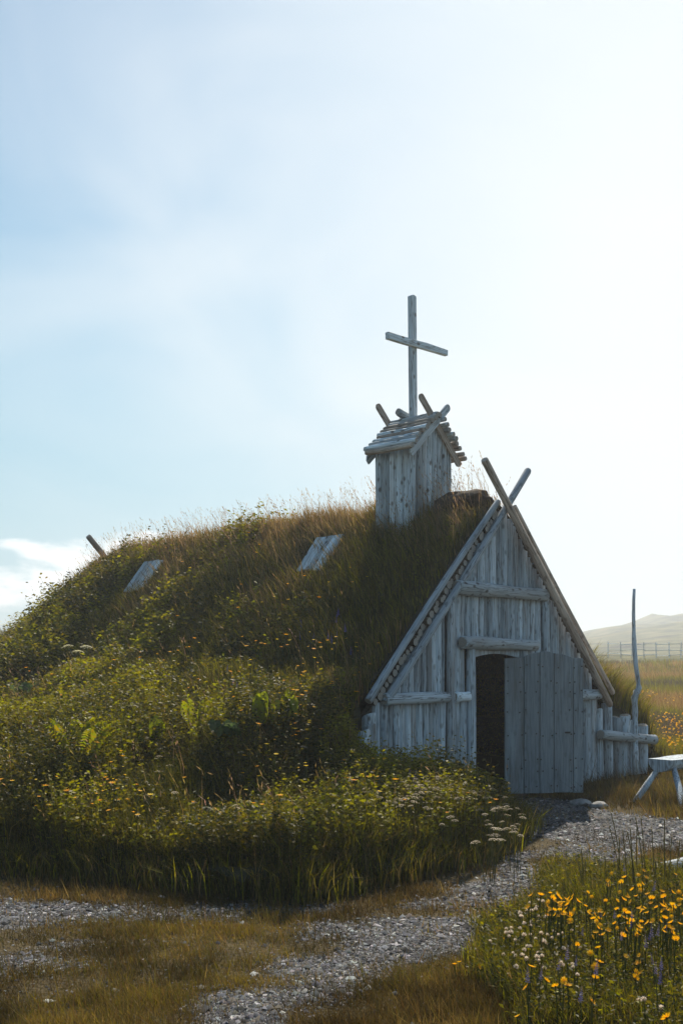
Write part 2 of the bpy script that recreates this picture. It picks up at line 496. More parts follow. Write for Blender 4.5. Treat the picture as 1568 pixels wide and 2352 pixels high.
def mat_gravel():
    m, N, L = new_mat('gravel_stone')
    out = N('ShaderNodeOutputMaterial'); b = N('ShaderNodeBsdfPrincipled')
    L(b.outputs[0], out.inputs['Surface']); b.inputs['Roughness'].default_value = .95; b.inputs['Specular IOR Level'].default_value = .15
    a = N('ShaderNodeAttribute'); a.attribute_name = 'Col'; L(a.outputs['Color'], b.inputs['Base Color'])
    return m


GRAVEL = mat_gravel()


# ------------------------------------------------------------------ object helpers
def tag(o, label=None, cat=None, group=None, kind=None):
    if label: o['label'] = label
    if cat: o['category'] = cat
    if group: o['group'] = group
    if kind: o['kind'] = kind
    return o


def link(name, me, parent=None, mats=()):
    for m in mats:
        if m.name not in [x.name for x in me.materials if x]:
            me.materials.append(m)
    o = bpy.data.objects.new(name, me)
    C.objects.link(o)
    if parent: o.parent = parent
    return o


def empty(name, loc=(0, 0, 0), rz=0.0):
    o = bpy.data.objects.new(name, None)
    o.empty_display_size = .2
    C.objects.link(o)
    o.location = loc; o.rotation_euler = (0, 0, rz)
    return o


def log_mesh(name, L, r, r2=None, sides=9, rings=None, wob=.06, bend=.0, slant=0.0, sx=1.0, sy=1.0, bevel=.12, cap=True):
    """a round timber along +Z with uneven girth; second material on the sawn ends"""
    r2 = r if r2 is None else r2
    rings = rings or max(3, min(7, int(L / .3) + 2))
    seed = random.random() * 100
    V = []; Fc = []
    zs = [0.0, min(.02, L * .1)] + [L * k / rings for k in range(1, rings)] + [L - min(.02, L * .1), L]
    bx, by = random.uniform(-1, 1) * bend, random.uniform(-1, 1) * bend
    for i, z in enumerate(zs):
        f = z / L
        rr = r + (r2 - r) * f
        rr *= 1 + wob * math.sin(seed + f * 7.1) * .6 + random.uniform(-wob, wob) * .4
        if i == 0 or i == len(zs) - 1: rr *= 1 - bevel
        cx, cy = bx * math.sin(math.pi * f), by * math.sin(math.pi * f)
        for k in range(sides):
            a = 2 * math.pi * k / sides
            q = rr * (1 + wob * .7 * math.sin(3 * a + seed + f * 2))
            zz = z + (slant * math.cos(a) * rr if i >= len(zs) - 2 else 0)
            V.append((cx + q * math.cos(a) * sx, cy + q * math.sin(a) * sy, zz))
    n = len(zs)
    for i in range(n - 1):
        for k in range(sides):
            a = i * sides + k; b = i * sides + (k + 1) % sides
            Fc.append((a, b, b + sides, a + sides))
    nb = len(Fc)
    Fc.append(tuple(reversed(range(sides)))); Fc.append(tuple(range((n - 1) * sides, n * sides)))
    me = bpy.data.meshes.new(name)
    me.from_pydata(V, [], Fc)
    for i, p in enumerate(me.polygons):
        p.use_smooth = i < nb
        if i >= nb: p.material_index = 1
    return me


def place_between(o, p0, p1, roll=0.0):
    d = (Vector(p1) - Vector(p0)).normalized()
    q = d.to_track_quat('Z', 'Y')
    o.rotation_mode = 'QUATERNION'
    o.rotation_quaternion = q @ Quaternion((0, 0, 1), roll)
    o.location = p0
    return o


def log(name, p0, p1, r, parent=None, r2=None, mat=None, endmat=None, **kw):
    L = (Vector(p1) - Vector(p0)).length
    me = log_mesh(name, L, r, r2, **kw)
    o = link(name, me, parent)
    me.materials.append(mat or WOOD); me.materials.append(endmat or LOGEND)
    place_between(o, p0, p1, random.uniform(0, .3))
    return o


def plank_mesh(name, outline, th, bev=.004):
    """a board: outline in (x, z), thickness along y, edges eased"""
    bm = bmesh.new()
    f = bm.faces.new([bm.verts.new((x, 0, z)) for x, z in outline])
    r = bmesh.ops.extrude_face_region(bm, geom=[f])
    bmesh.ops.translate(bm, verts=[v for v in r['geom'] if isinstance(v, bmesh.types.BMVert)], vec=(0, th, 0))
    bmesh.ops.recalc_face_normals(bm, faces=bm.faces)
    if bev:
        bmesh.ops.bevel(bm, geom=list(bm.edges), offset=bev, segments=1, affect='EDGES')
    me = bpy.data.meshes.new(name)
    bm.to_mesh(me); bm.free()
    return me


def np_mesh(name, verts, tris, cols=None, mat=None, smooth_=False):
    me = bpy.data.meshes.new(name)
    nv, nt = len(verts), len(tris)
    me.vertices.add(nv)
    me.vertices.foreach_set('co', np.ascontiguousarray(verts, dtype=np.float32).ravel())
    me.loops.add(nt * 3)
    me.loops.foreach_set('vertex_index', np.ascontiguousarray(tris, dtype=np.int32).ravel())
    me.polygons.add(nt)
    me.polygons.foreach_set('loop_start', np.arange(0, nt * 3, 3, dtype=np.int32))
    if smooth_:
        me.polygons.foreach_set('use_smooth', np.ones(nt, dtype=bool))
    me.update(calc_edges=True)
    if cols is not None:
        a = me.attributes.new('Col', 'FLOAT_COLOR', 'POINT')
        c4 = np.ones((nv, 4), dtype=np.float32); c4[:, :3] = cols
        a.data.foreach_set('color', c4.ravel())
    if mat: me.materials.append(mat)
    return me


def grid_mesh(name, X, Y, Z, keep=None, mat=None, attr=None):
    ny, nx = X.shape
    V = np.stack([X.ravel(), Y.ravel(), Z.ravel()], 1)
    idx = np.arange(ny * nx).reshape(ny, nx)
    q = np.stack([idx[:-1, :-1], idx[:-1, 1:], idx[1:, 1:], idx[1:, :-1]], -1).reshape(-1, 4)
    if keep is not None:
        q = q[keep.ravel()]
    used = np.unique(q)
    remap = np.full(len(V), -1); remap[used] = np.arange(len(used))
    V = V[used]; q = remap[q]
    tris = np.concatenate([q[:, [0, 1, 2]], q[:, [0, 2, 3]]])
    me = np_mesh(name, V, tris, None, mat, True)
    if attr is not None:
        a = me.attributes.new('gravel', 'FLOAT', 'POINT')
        a.data.foreach_set('value', np.ascontiguousarray(attr.ravel()[used], dtype=np.float32))
    return me


# ------------------------------------------------------------------ the ground sheet, the path and the far hills
def build_ground():
    def axis(lo, hi, step, far):
        near = np.arange(lo, hi + 1e-6, step)
        g = []; d = step
        p = hi
        while p < far:
            d = min(d * 1.13, 9); p += d; g.append(p)
        g2 = []; d = step; p = lo
        while p > -far:
            d = min(d * 1.13, 20); p -= d; g2.append(p)
        return np.concatenate([g2[::-1], near, g])
    xs = axis(-5, 6, .085, 720); ys = axis(3.0, 13.5, .085, 720)
    X, Y = np.meshgrid(xs, ys)
    Z = G(X, Y)
    m = gravel_mask(X, Y).astype(float)
    mc = (m[:-1, :-1] + m[1:, :-1] + m[:-1, 1:] + m[1:, 1:]) / 4
    me = grid_mesh('ground', X, Y, Z, mc < .5, GROUND, m)
    tag(link('ground', me), 'brown mossy ground with worn grass running out to hazy hills', None, None, 'structure')
    me = grid_mesh('gravel_path', X, Y, Z, mc >= .5, GROUND, m)
    tag(link('gravel_path', me), 'grey gravel path curving past the grassy bank to the open door', None, None, 'structure')


build_ground()


# ------------------------------------------------------------------ the turf church
church = tag(empty('turf_church', (A0[0], A0[1], 0), YAW), 'turf-covered church with grey log gable, bell tower and open plank door', 'church')


def build_turf():
    s0 = np.array([0.03]); s1 = np.arange(.12, 16, .12)
    ss = np.concatenate([s0, s1])
    tt = np.arange(-2.52, 2.521, .12)
    T, S = np.meshgrid(tt, ss)
    Z = H_local(T, S)
    me = grid_mesh('turf_roof', T, S, Z, None, TURF)
    ro = link('turf_roof', me, church)
    # the bank around it
    tt = np.arange(-16.5, 5.0, .14); ss = np.arange(-2.3, 26, .14)
    T, S = np.meshgrid(tt, ss)
    Z = H_local(T, S)
    x, y = to_world(T, S)
    roofzone = (T > -2.46) & (T < 2.46) & (S > .06) & (S < 15.9)
    ok = (Z > -.3) & ~((S > .02) & (np.abs(T) < 2.4) & (S < 15.8))
    Zw = np.maximum(Z, G(x, y) - .06) - .004
    k = ok[:-1, :-1] & ok[1:, :-1] & ok[:-1, 1:] & ok[1:, 1:]
    me = grid_mesh('grassy_bank', x, y, Zw, k, TURF)
    tag(link('grassy_bank', me), 'overgrown earth bank heaped against the side of the church', None, None, 'structure')


build_turf()

Z_LB, Z_LINT, Z_UB = 1.25, 1.87, 2.50
ROOFLINE = lambda t: 3.40 - 1.0 * abs(t)
RTOP = lambda t: (3.50 - 1.0 * abs(t)) if t < 0 else (3.60 - .955 * t - .10 * max(0, 1 - t / .3))


def build_front():
    # backing boards behind the logs, left of the door, right of it and above it
    bm = bmesh.new()

    def prism(poly, s0, s1):
        f = bm.faces.new([bm.verts.new((t, s0, z)) for t, z in poly])
        r = bmesh.ops.extrude_face_region(bm, geom=[f])
        bmesh.ops.translate(bm, verts=[v for v in r['geom'] if isinstance(v, bmesh.types.BMVert)], vec=(0, s1 - s0, 0))
    top = lambda t: 3.50 - .985 * abs(t)
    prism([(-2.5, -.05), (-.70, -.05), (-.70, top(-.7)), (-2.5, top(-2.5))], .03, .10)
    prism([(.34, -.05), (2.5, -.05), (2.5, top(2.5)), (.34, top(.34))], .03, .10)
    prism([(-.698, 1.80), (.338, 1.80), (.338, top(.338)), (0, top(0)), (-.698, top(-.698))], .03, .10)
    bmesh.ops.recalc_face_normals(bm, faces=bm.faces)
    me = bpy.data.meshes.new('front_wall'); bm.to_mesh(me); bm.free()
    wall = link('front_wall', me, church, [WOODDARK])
    tag(wall, 'gable wall of upright grey logs')

    def wall_log(t, w, z0, z1, slope=0):
        o = log('wall_log', (t + random.uniform(-.006, .006), .012 + random.uniform(-.008, .006), z0), (t, .012, z1), w * .515, wall,
                r2=w * .5, sides=10, wob=.06, bend=.010, sy=random.uniform(.8, 1.1), bevel=.05)
        return o

    def run(t0, t1, z0f, z1f, wlo=.085, whi=.125):
        t = t0
        while t < t1 - .03:
            w = min(random.uniform(wlo, whi), t1 - t)
            if t1 - t - w < .04: w = t1 - t
            c = t + w / 2
            z1 = z1f(c)
            z0 = z0f(c)
            if z1 - z0 > .08:
                wall_log(c, w, z0, z1)
            t += w
    run(-.86, .90, lambda t: Z_UB + .04, lambda t: RTOP(t), .10, .155)          # top triangle
    run(-1.06, .86, lambda t: Z_LINT + .02 if -.76 < t < .45 else Z_LB + .03, lambda t: min(Z_UB - .03, RTOP(t)), .08, .115)
    run(.98, 2.2, lambda t: Z_LB - .02, lambda t: RTOP(t), .09, .12)
    run(.80, .985, lambda t: Z_UB - .05, lambda t: RTOP(t), .08, .1)
    run(.36, .98, lambda t: Z_LB, lambda t: 1.9 if t < .62 else Z_LB + .05, .09, .12)
    run(-2.12, -1.14, lambda t: Z_LB + .02, lambda t: RTOP(t), .085, .12)
    run(-2.36, -1.13, lambda t: -.02, lambda t: Z_LB - .03, .08, .115)
    run(-1.06, -.74, lambda t: -.02, lambda t: Z_LB - .03, .08, .10)
    run(.36, 2.36, lambda t: -.02, lambda t: Z_LB - .05, .09, .125)
    # heavy posts and rails nailed over the logs
    log('post', (-1.10, -.06, -.02), (-1.10, -.055, ROOFLINE(1.10) + .02), .055, wall, r2=.048, sides=10, bend=.012)
    log('post', (.92, -.05, 1.2), (.915, -.05, Z_UB - .06), .06, wall, r2=.055, sides=10, bend=.01)
    log('door_post', (-.69, -.05, -.02), (-.70, -.05, Z_LINT - .05), .062, wall, r2=.056, sides=10, bend=.02)
    log('door_post', (.39, -.04, -.02), (.385, -.04, Z_LINT - .05), .06, wall, r2=.056, sides=10, bend=.02)
    log('beam', (-1.0, -.07, Z_UB), (.90, -.07, Z_UB), .083, wall, r2=.075, mat=WOODPALE, sides=12, rings=12, wob=.1, bevel=.2)
    log('lintel', (-.93, -.10, Z_LINT), (.64, -.10, Z_LINT - .01), .078, wall, r2=.07, mat=WOODPALE, sides=12, rings=10, wob=.1, bevel=.2)
    log('rail', (-2.27, -.07, Z_LB), (-1.16, -.07, Z_LB), .068, wall, r2=.06, mat=WOODPALE, sides=12, rings=9, wob=.12, bevel=.2)
    log('rail', (-1.04, -.06, Z_LB), (-.75, -.06, Z_LB), .06, wall, r2=.055, mat=WOODPALE, sides=12, rings=5, wob=.12, bevel=.2)
    log('rail', (.46, -.07, Z_LB - .04), (2.30, -.07, Z_LB - .04), .075, wall, r2=.068, mat=WOODPALE, sides=12, rings=9, wob=.1, bevel=.2)
    # arched board closing the head of the doorway
    n = 12
    arch = [(-.64 + .98 * k / n, 1.70 + .05 * math.sin(math.pi * k / n)) for k in range(n + 1)]
    head = link('arched_head', plank_mesh('arched_head', arch + [(.34, 1.81), (-.64, 1.81)], .04, 0), wall, [WOOD])
    head.location = (0, -.045, 0)
    log('threshold', (-.75, -.10, .03), (.5, -.10, .03), .06, wall, mat=WOODDARK)
    # rafters, verge poles and the ends of the roof poles between them
    log('barge_pole', (-2.26, -.08, 1.22), (.50, -.07, 4.04), .047, church, r2=.044, sides=10, bend=.02, wob=.05)
    log('barge_pole', (2.46, -.15, 1.06), (-.60, -.17, 3.99), .050, church, r2=.046, mat=WOODBROWN, sides=10, bend=.015, wob=.05)
    log('verge_pole', (-2.52, -.07, 1.24), (-.13, -.05, 3.58), .042, church, r2=.036, sides=9, bend=.02)
    log('verge_pole', (2.60, -.12, 1.22), (.17, -.08, 3.55), .035, church, r2=.030, mat=WOODBROWN, sides=9, bend=.02)
    d = .17
    while d < 2.42:
        r = random.choice([.047, .04, .034, .05])
        z = .5 * ((3.71 - .983 * d) + (3.52 - 1.02 * d)) + random.uniform(-.012, .012)
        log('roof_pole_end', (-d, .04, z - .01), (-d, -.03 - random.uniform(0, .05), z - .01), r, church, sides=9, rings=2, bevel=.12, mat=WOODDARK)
        d += r * 1.36
    d = .3
    while d < 2.45:
        r = random.choice([.04, .033, .045])
        z = 3.555 - .955 * d
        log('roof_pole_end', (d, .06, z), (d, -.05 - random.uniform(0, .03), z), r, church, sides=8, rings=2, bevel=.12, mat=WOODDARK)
        d += r * 1.7
    # gable poles at the far end
    log('rear_gable_pole', (.25, 8.3, 3.25), (-.38, 8.32, 3.88), .055, church, r2=.05, mat=WOODBROWN)
    log('rear_gable_pole', (-.25, 8.42, 3.2), (.02, 8.40, 3.52), .05, church, mat=WOODBROWN)


build_front()


def build_door():
    p0 = at_depth(1158, 1822, 11.86); p1 = at_depth(1339, 1828, 11.95)
    lt0, ls0 = to_local(p0.x, p0.y); lt1, ls1 = to_local(p1.x, p1.y)
    zb, zt = .08, 1.725
    wid = math.hypot(lt1 - lt0, ls1 - ls0)
    ang = math.atan2(ls1 - ls0, lt1 - lt0)
    # ledges on the back of the leaf carry the boards
    bm = bmesh.new()
    for zc in (.42, 1.35):
        r = bmesh.ops.create_cube(bm, size=1)
        bmesh.ops.scale(bm, vec=(wid * .9, .035, .13), verts=r['verts'])
        bmesh.ops.translate(bm, vec=(wid / 2, .055, zc), verts=r['verts'])
    bmesh.ops.bevel(bm, geom=list(bm.edges), offset=.006, segments=1, affect='EDGES')
    me = bpy.data.meshes.new('door'); bm.to_mesh(me); bm.free()
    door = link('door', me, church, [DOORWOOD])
    door.location = (lt0, ls0, 0); door.rotation_euler = (0, 0, ang)
    tag(door, 'plank door swung wide open on the right of the doorway')
    edges = [0, .236, .43, .602, .84, .965]
    edges = [e / .965 * wid for e in edges]
    tops = {0: (1.692, 1.70), 1: (1.715, 1.765), 2: (1.772, 1.76), 3: (1.755, 1.70), 4: (1.70, 1.695)}
    for i in range(5):
        a, b = edges[i] + .004, edges[i + 1] - .004
        z0 = zb + random.uniform(-.008, .01)
        ol = [(a, z0), (b, z0 + random.uniform(-.004, .004)), (b, tops[i][1])]
        if i in (1, 2, 3):
            ol.append(((a + b) / 2, (tops[i][0] + tops[i][1]) / 2 + .012))
        ol.append((a, tops[i][0]))
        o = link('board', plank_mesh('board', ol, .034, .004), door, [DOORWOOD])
        o.location = (0, random.uniform(-.004, .004), 0)
    # nail heads
    bm = bmesh.new()
    for i in range(5):
        for zc in (.16, .36, .48, .78, 1.06, 1.29, 1.42, 1.6):
            for q in (.16, .84):
                if random.random() < .25: continue
                x = edges[i] + (edges[i + 1] - edges[i]) * q + random.uniform(-.015, .015)
                r = bmesh.ops.create_cone(bm, segments=7, radius1=.010, radius2=.006, depth=.008, cap_ends=True)
                bmesh.ops.rotate(bm, verts=r['verts'], cent=(0, 0, 0), matrix=Matrix.Rotation(math.pi / 2, 3, 'X'))
                bmesh.ops.translate(bm, vec=(x, -.007, zc + random.uniform(-.02, .02)), verts=r['verts'])
    me = bpy.data.meshes.new('nail_heads'); bm.to_mesh(me); bm.free()
    tag(link('nail_heads', me, door, [IRON]), kind='stuff')
    # wooden latch slot
    o = link('latch', plank_mesh('latch', [(.735 / .965 * wid, .795), (.80 / .965 * wid, .795), (.80 / .965 * wid, .815), (.735 / .965 * wid, .815)], .012, .002), door, [IRON])
    o.location = (0, -.012, 0)


build_door()


def build_tower():
    S0, S1, HW, ZB = 1.06, 1.64, .42, 3.05
    zt = lambda t: 4.78 - .92 * abs(t)
    bm = bmesh.new()
    pr = [(-HW + .05, ZB), (HW - .05, ZB), (HW - .05, zt(HW) - .06), (0, zt(0) - .08), (-HW + .05, zt(HW) - .06)]
    f = bm.faces.new([bm.verts.new((t, S0 + .05, z)) for t, z in pr])
    r = bmesh.ops.extrude_face_region(bm, geom=[f])
    bmesh.ops.translate(bm, verts=[v for v in r['geom'] if isinstance(v, bmesh.types.BMVert)], vec=(0, S1 - S0 - .1, 0))
    bmesh.ops.recalc_face_normals(bm, faces=bm.faces)
    me = bpy.data.meshes.new('bell_tower'); bm.to_mesh(me); bm.free()
    tw = link('bell_tower', me, church, [WOODDARK])
    tag(tw, 'small log bell tower with pole roof rising from the ridge')
    for s, n in ((S0, 8), (S1, 8)):
        w = 2 * HW / n
        for k in range(n):
            t = -HW + w * (k + .5)
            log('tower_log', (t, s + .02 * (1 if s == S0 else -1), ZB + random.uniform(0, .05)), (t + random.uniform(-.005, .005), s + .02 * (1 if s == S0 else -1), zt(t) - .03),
                w * random.uniform(.50, .56), tw, sides=10, wob=.05, bend=.006, sy=.85, bevel=.05, mat=WOODPALE)  # lighter wood colour carries the glare over the tower
    for t, n in ((-HW, 5), (HW, 5)):
        w = (S1 - S0) / n
        for k in range(n):
            s = S0 + w * (k + .5)
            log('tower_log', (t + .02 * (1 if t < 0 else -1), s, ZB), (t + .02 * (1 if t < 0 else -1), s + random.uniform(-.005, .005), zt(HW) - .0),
                w * random.uniform(.51, .58), tw, sides=10, wob=.05, bend=.006, sx=.85, bevel=.05, mat=WOODPALE)  # side logs lightened for the same glare
    # roof of poles laid lengthwise
    for sg in (-1, 1):
        for k in range(10):
            d = .03 + .535 * k / 9
            z = 4.845 - .90 * d + random.uniform(-.008, .008)
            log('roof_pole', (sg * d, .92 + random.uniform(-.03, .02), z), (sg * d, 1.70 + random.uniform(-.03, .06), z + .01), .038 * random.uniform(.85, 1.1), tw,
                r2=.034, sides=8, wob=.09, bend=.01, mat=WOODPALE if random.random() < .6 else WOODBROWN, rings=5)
    # barge boards crossing at the peak into short horns
    for s, sc_ in ((.97, 1.0), (1.68, 1.0)):
        for sg, ln0, ln1 in ((-1, .54, .26), (1, .54, .31)):
            # board axis: from the eave at t = sg*ln0 up through the peak to t = -sg*ln1
            n = 8; ol = []
            Lb = (ln0 + ln1) * math.sqrt(1 + .92 ** 2)
            for k in range(n + 1):
                a = math.pi * k / n
                ol.append((.048 * math.cos(a), Lb - .048 + .048 * math.sin(a)))
            ol += [(-.044, Lb * .7), (-.05, .04), (-.012, 0), (.05, .0), (.052, Lb * .35), (.05, Lb * .66)]
            me = plank_mesh('barge_board', ol, .028, .003)
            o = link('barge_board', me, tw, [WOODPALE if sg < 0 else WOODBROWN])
            p0 = Vector((sg * ln0, s - (.012 if sg < 0 else -.02), 4.735 - .92 * ln0))
            dirv = Vector((-sg, 0, .92)).normalized()
            x = Vector((0, 1, 0)).cross(dirv)
            M = Matrix((x, Vector((0, 1, 0)), dirv)).transposed().to_4x4()
            M.translation = p0
            o.matrix_basis = M
    # a loose lump of wood at the ridge
    log('ridge_block', (.10, 1.50, 4.87), (-.12, 1.52, 4.93), .06, tw, r2=.05, sides=8, rings=3)
    # the cross
    me = plank_mesh('cross', [(-.048, 0), (.048, 0), (.052, .8), (.05, 1.62), (.0, 1.635), (-.052, 1.615), (-.05, .8)], .075, .008)
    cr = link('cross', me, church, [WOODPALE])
    cr.location = (.0, 1.32, 4.80); cr.rotation_euler = (0, math.radians(-.8), 0)
    tag(cr, 'plain wooden cross standing on the tower ridge')
    me = plank_mesh('crossbar', [(-.62, -.045), (-.3, -.05), (.1, -.046), (.62, -.048), (.625, .03), (.2, .046), (-.2, .04), (-.62, .045)], .06, .007)
    me.transform(Matrix.Rotation(math.pi / 2, 4, 'Y'))
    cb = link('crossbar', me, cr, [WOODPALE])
    cb.rotation_euler = (0, -math.pi / 2 - math.radians(2.5), 0)
    cb.location = (0.02, -.062, .985)


build_tower()


def roof_hit(vx, vy, lift=.08):
    rx, rz = (vx - CX) / F, -(vy - HY) / F
    # CAMZ + Y*rz = 3.62+lift - .97*d ;  d = -t
    k0 = -(-A0[0] * U[0] - A0[1] * U[1]); k1 = -(rx * U[0] + U[1])
    # d = k0 + k1*Y
    Y = (3.62 + lift - .97 * k0 - CAMZ) / (rz + .97 * k1)
    x, y, z = rx * Y, Y, CAMZ + rz * Y
    t, s = to_local(x, y)
    return Vector((t, s, z))


def build_hatch(corners, nb, lift, tilt=0):
    ul, ur, lr, ll = [roof_hit(x, y, lift) for x, y in corners]
    c = (ul + ur + lr + ll) / 4
    w, h = .50, .62
    v = Vector((.63, 0, .777)).normalized()          # a little steeper than the turf
    along = Vector((0, 1, 0))
    n = v.cross(along).normalized()
    if n.z < 0: n = -n
    bm = bmesh.new()
    for q in (-.3, .3):
        r = bmesh.ops.create_cube(bm, size=1)
        bmesh.ops.scale(bm, vec=(w * .92, .06, .10), verts=r['verts'])
        bmesh.ops.translate(bm, vec=(0, .045, q * h), verts=r['verts'])
    me = bpy.data.meshes.new('roof_hatch'); bm.to_mesh(me); bm.free()
    ho = link('roof_hatch', me, church, [WOODDARK])
    M = Matrix((along, -n, v)).transposed().to_4x4(); M.translation = c
    ho.matrix_basis = M
    bw = w / nb
    for k in range(nb):
        x0 = -w / 2 + k * bw + .003; x1 = x0 + bw - .006
        z0 = -h / 2 + random.uniform(-.03, .03); z1 = h / 2 + random.uniform(-.015, .015)
        o = link('board', plank_mesh('board', [(x0, z0), (x1, z0 + random.uniform(-.01, .01)), (x1, z1), (x0, z1 + random.uniform(-.01, .01))], .028, .003), ho, [WOODPALE])
        o.location = (0, random.uniform(-.012, -.004), 0)
    return ho, c, w, h


hatch_a = build_hatch([(727, 1243), (783, 1232), (745, 1300), (682, 1310)], 5, .22, .0)
hatch_b = build_hatch([(330, 1297), (367, 1290), (333, 1345), (293, 1353)], 4, .22, .0)
tag(hatch_a[0], 'wider wooden roof hatch near the tower')
tag(hatch_b[0], 'smaller roof hatch far along the turf')


def lumpy(name, loc, size, mat, seed, parent=None, sub=2, amp=.35):
    bm = bmesh.new()
    bmesh.ops.create_icosphere(bm, subdivisions=sub, radius=1)
    rr = random.Random(seed)
    offs = [Vector((rr.uniform(-1, 1), rr.uniform(-1, 1), rr.uniform(-1, 1))).normalized() for _ in range(9)]
    cut = [rr.uniform(.55, .9) for _ in range(9)]
    for v in bm.verts:
        for o_, c_ in zip(offs, cut):
            dd = v.co.dot(o_)
            if dd > c_: v.co -= o_ * (dd - c_)
        v.co *= 1 + rr.uniform(-.06, .06) * amp * 2
        v.co = Vector((v.co.x * size[0], v.co.y * size[1], v.co.z * size[2]))
    me = bpy.data.meshes.new(name); bm.to_mesh(me); bm.free()
    o = link(name, me, parent, [mat]); o.location = loc
    return o


# dry peat heaped on the ridge behind the crossing poles
o = lumpy('peat_lump', (-.06, .50, 3.58), (.26, .46, .20), PEAT, 4, church, 3, .9)
tag(o, 'dark lump of dry peat on the ridge')


# ------------------------------------------------------------------ palisades, leaning stick, bench, stones, fallen log, far fence
def build_palisade():
    p = tag(empty('palisade', (*to_world(2.9, 0.05), 0), YAW), 'low fence of upright logs with one rail right of the church', 'log fence')
    specs = [(2.28, 1.04, .062), (2.47, 1.0, .078), (2.74, 1.06, .082), (3.01, .87, .08), (3.26, .89, .085), (3.80, .72, .10)]
    specs.append((3.50, .80, .06))
    for t, h, r in specs:
        log('log_post', (t - 2.9, random.uniform(-.02, .02), -.05), (t - 2.9 + random.uniform(-.02, .01), random.uniform(-.03, .01), h), r, p, r2=r * .94, sides=11, wob=.06, bevel=.18, slant=.25, bend=.01)
    log('rail', (2.26 - 2.9, -.16, .665), (3.93 - 2.9, -.15, .50), .068, p, r2=.072, sides=11, wob=.07, bevel=.15, mat=WOODPALE)
    return p


build_palisade()


def build_corner_posts():
    base = at_depth(850, 1700, 9.9); base.z = 0
    p = tag(empty('corner_posts', base), 'row of short cut log posts stepping down at the left corner of the gable wall', 'log posts')
    for vx, vy, Y, r in ((849, 1642, 10.22, .075), (848, 1667, 10.02, .078), (837, 1679, 9.86, .066), (835, 1698, 9.70, .055), (874, 1730, 9.95, .075)):
        q = at_depth(vx, vy, Y) - base
        log('log_post', (q.x, q.y, -.05), (q.x - .01, q.y - .01, q.z), r, p, r2=r * .96, sides=11, wob=.08, bevel=.06, slant=.4, mat=WOODPALE, rings=5)


build_corner_posts()


def tube(name, pts, radii, mat, parent=None, sides=8, endmat=None):
    V = []; Fc = []
    n = len(pts)
    for i, (p, r) in enumerate(zip(pts, radii)):
        p = Vector(p)
        d = (Vector(pts[min(i + 1, n - 1)]) - Vector(pts[max(i - 1, 0)])).normalized()
        q = d.to_track_quat('Z', 'Y')
        for k in range(sides):
            a = 2 * math.pi * k / sides
            rr = r * (1 + .08 * math.sin(2 * a + i))
            V.append(tuple(p + q @ Vector((rr * math.cos(a), rr * math.sin(a), 0))))
    for i in range(n - 1):
        for k in range(sides):
            a = i * sides + k; b = i * sides + (k + 1) % sides
            Fc.append((a, b, b + sides, a + sides))
    nb = len(Fc)
    Fc.append(tuple(reversed(range(sides)))); Fc.append(tuple(range((n - 1) * sides, n * sides)))
    me = bpy.data.meshes.new(name); me.from_pydata(V, [], Fc)
    for i, pl in enumerate(me.polygons): pl.use_smooth = i < nb
    return link(name, me, parent, [mat])


def build_stick():
    z4 = lambda x, y: (1263.2 + .2929 * x, 1291.9 + .2929 * y)
    pts = [(668, 1660), (668, 1500), (668, 1300), (664, 1180), (658, 1060), (672, 1015), (688, 985), (682, 920), (668, 800), (658, 600), (655, 400), (655, 290), (655, 206)]
    base = at_depth(*z4(668, 1660), 14.35)
    rr = [.05, .048, .046, .045, .048, .046, .042, .036, .034, .031, .028, .025, .022]
    o = tube('stick', [at_depth(*z4(x, y), 14.35) - base + Vector((0, .03 * math.sin(i * .8), 0)) for i, (x, y) in enumerate(pts)], rr, WOOD)
    o.location = base
    tag(o, 'tall thin crooked stick standing up behind the log rail', 'pole')


build_stick()


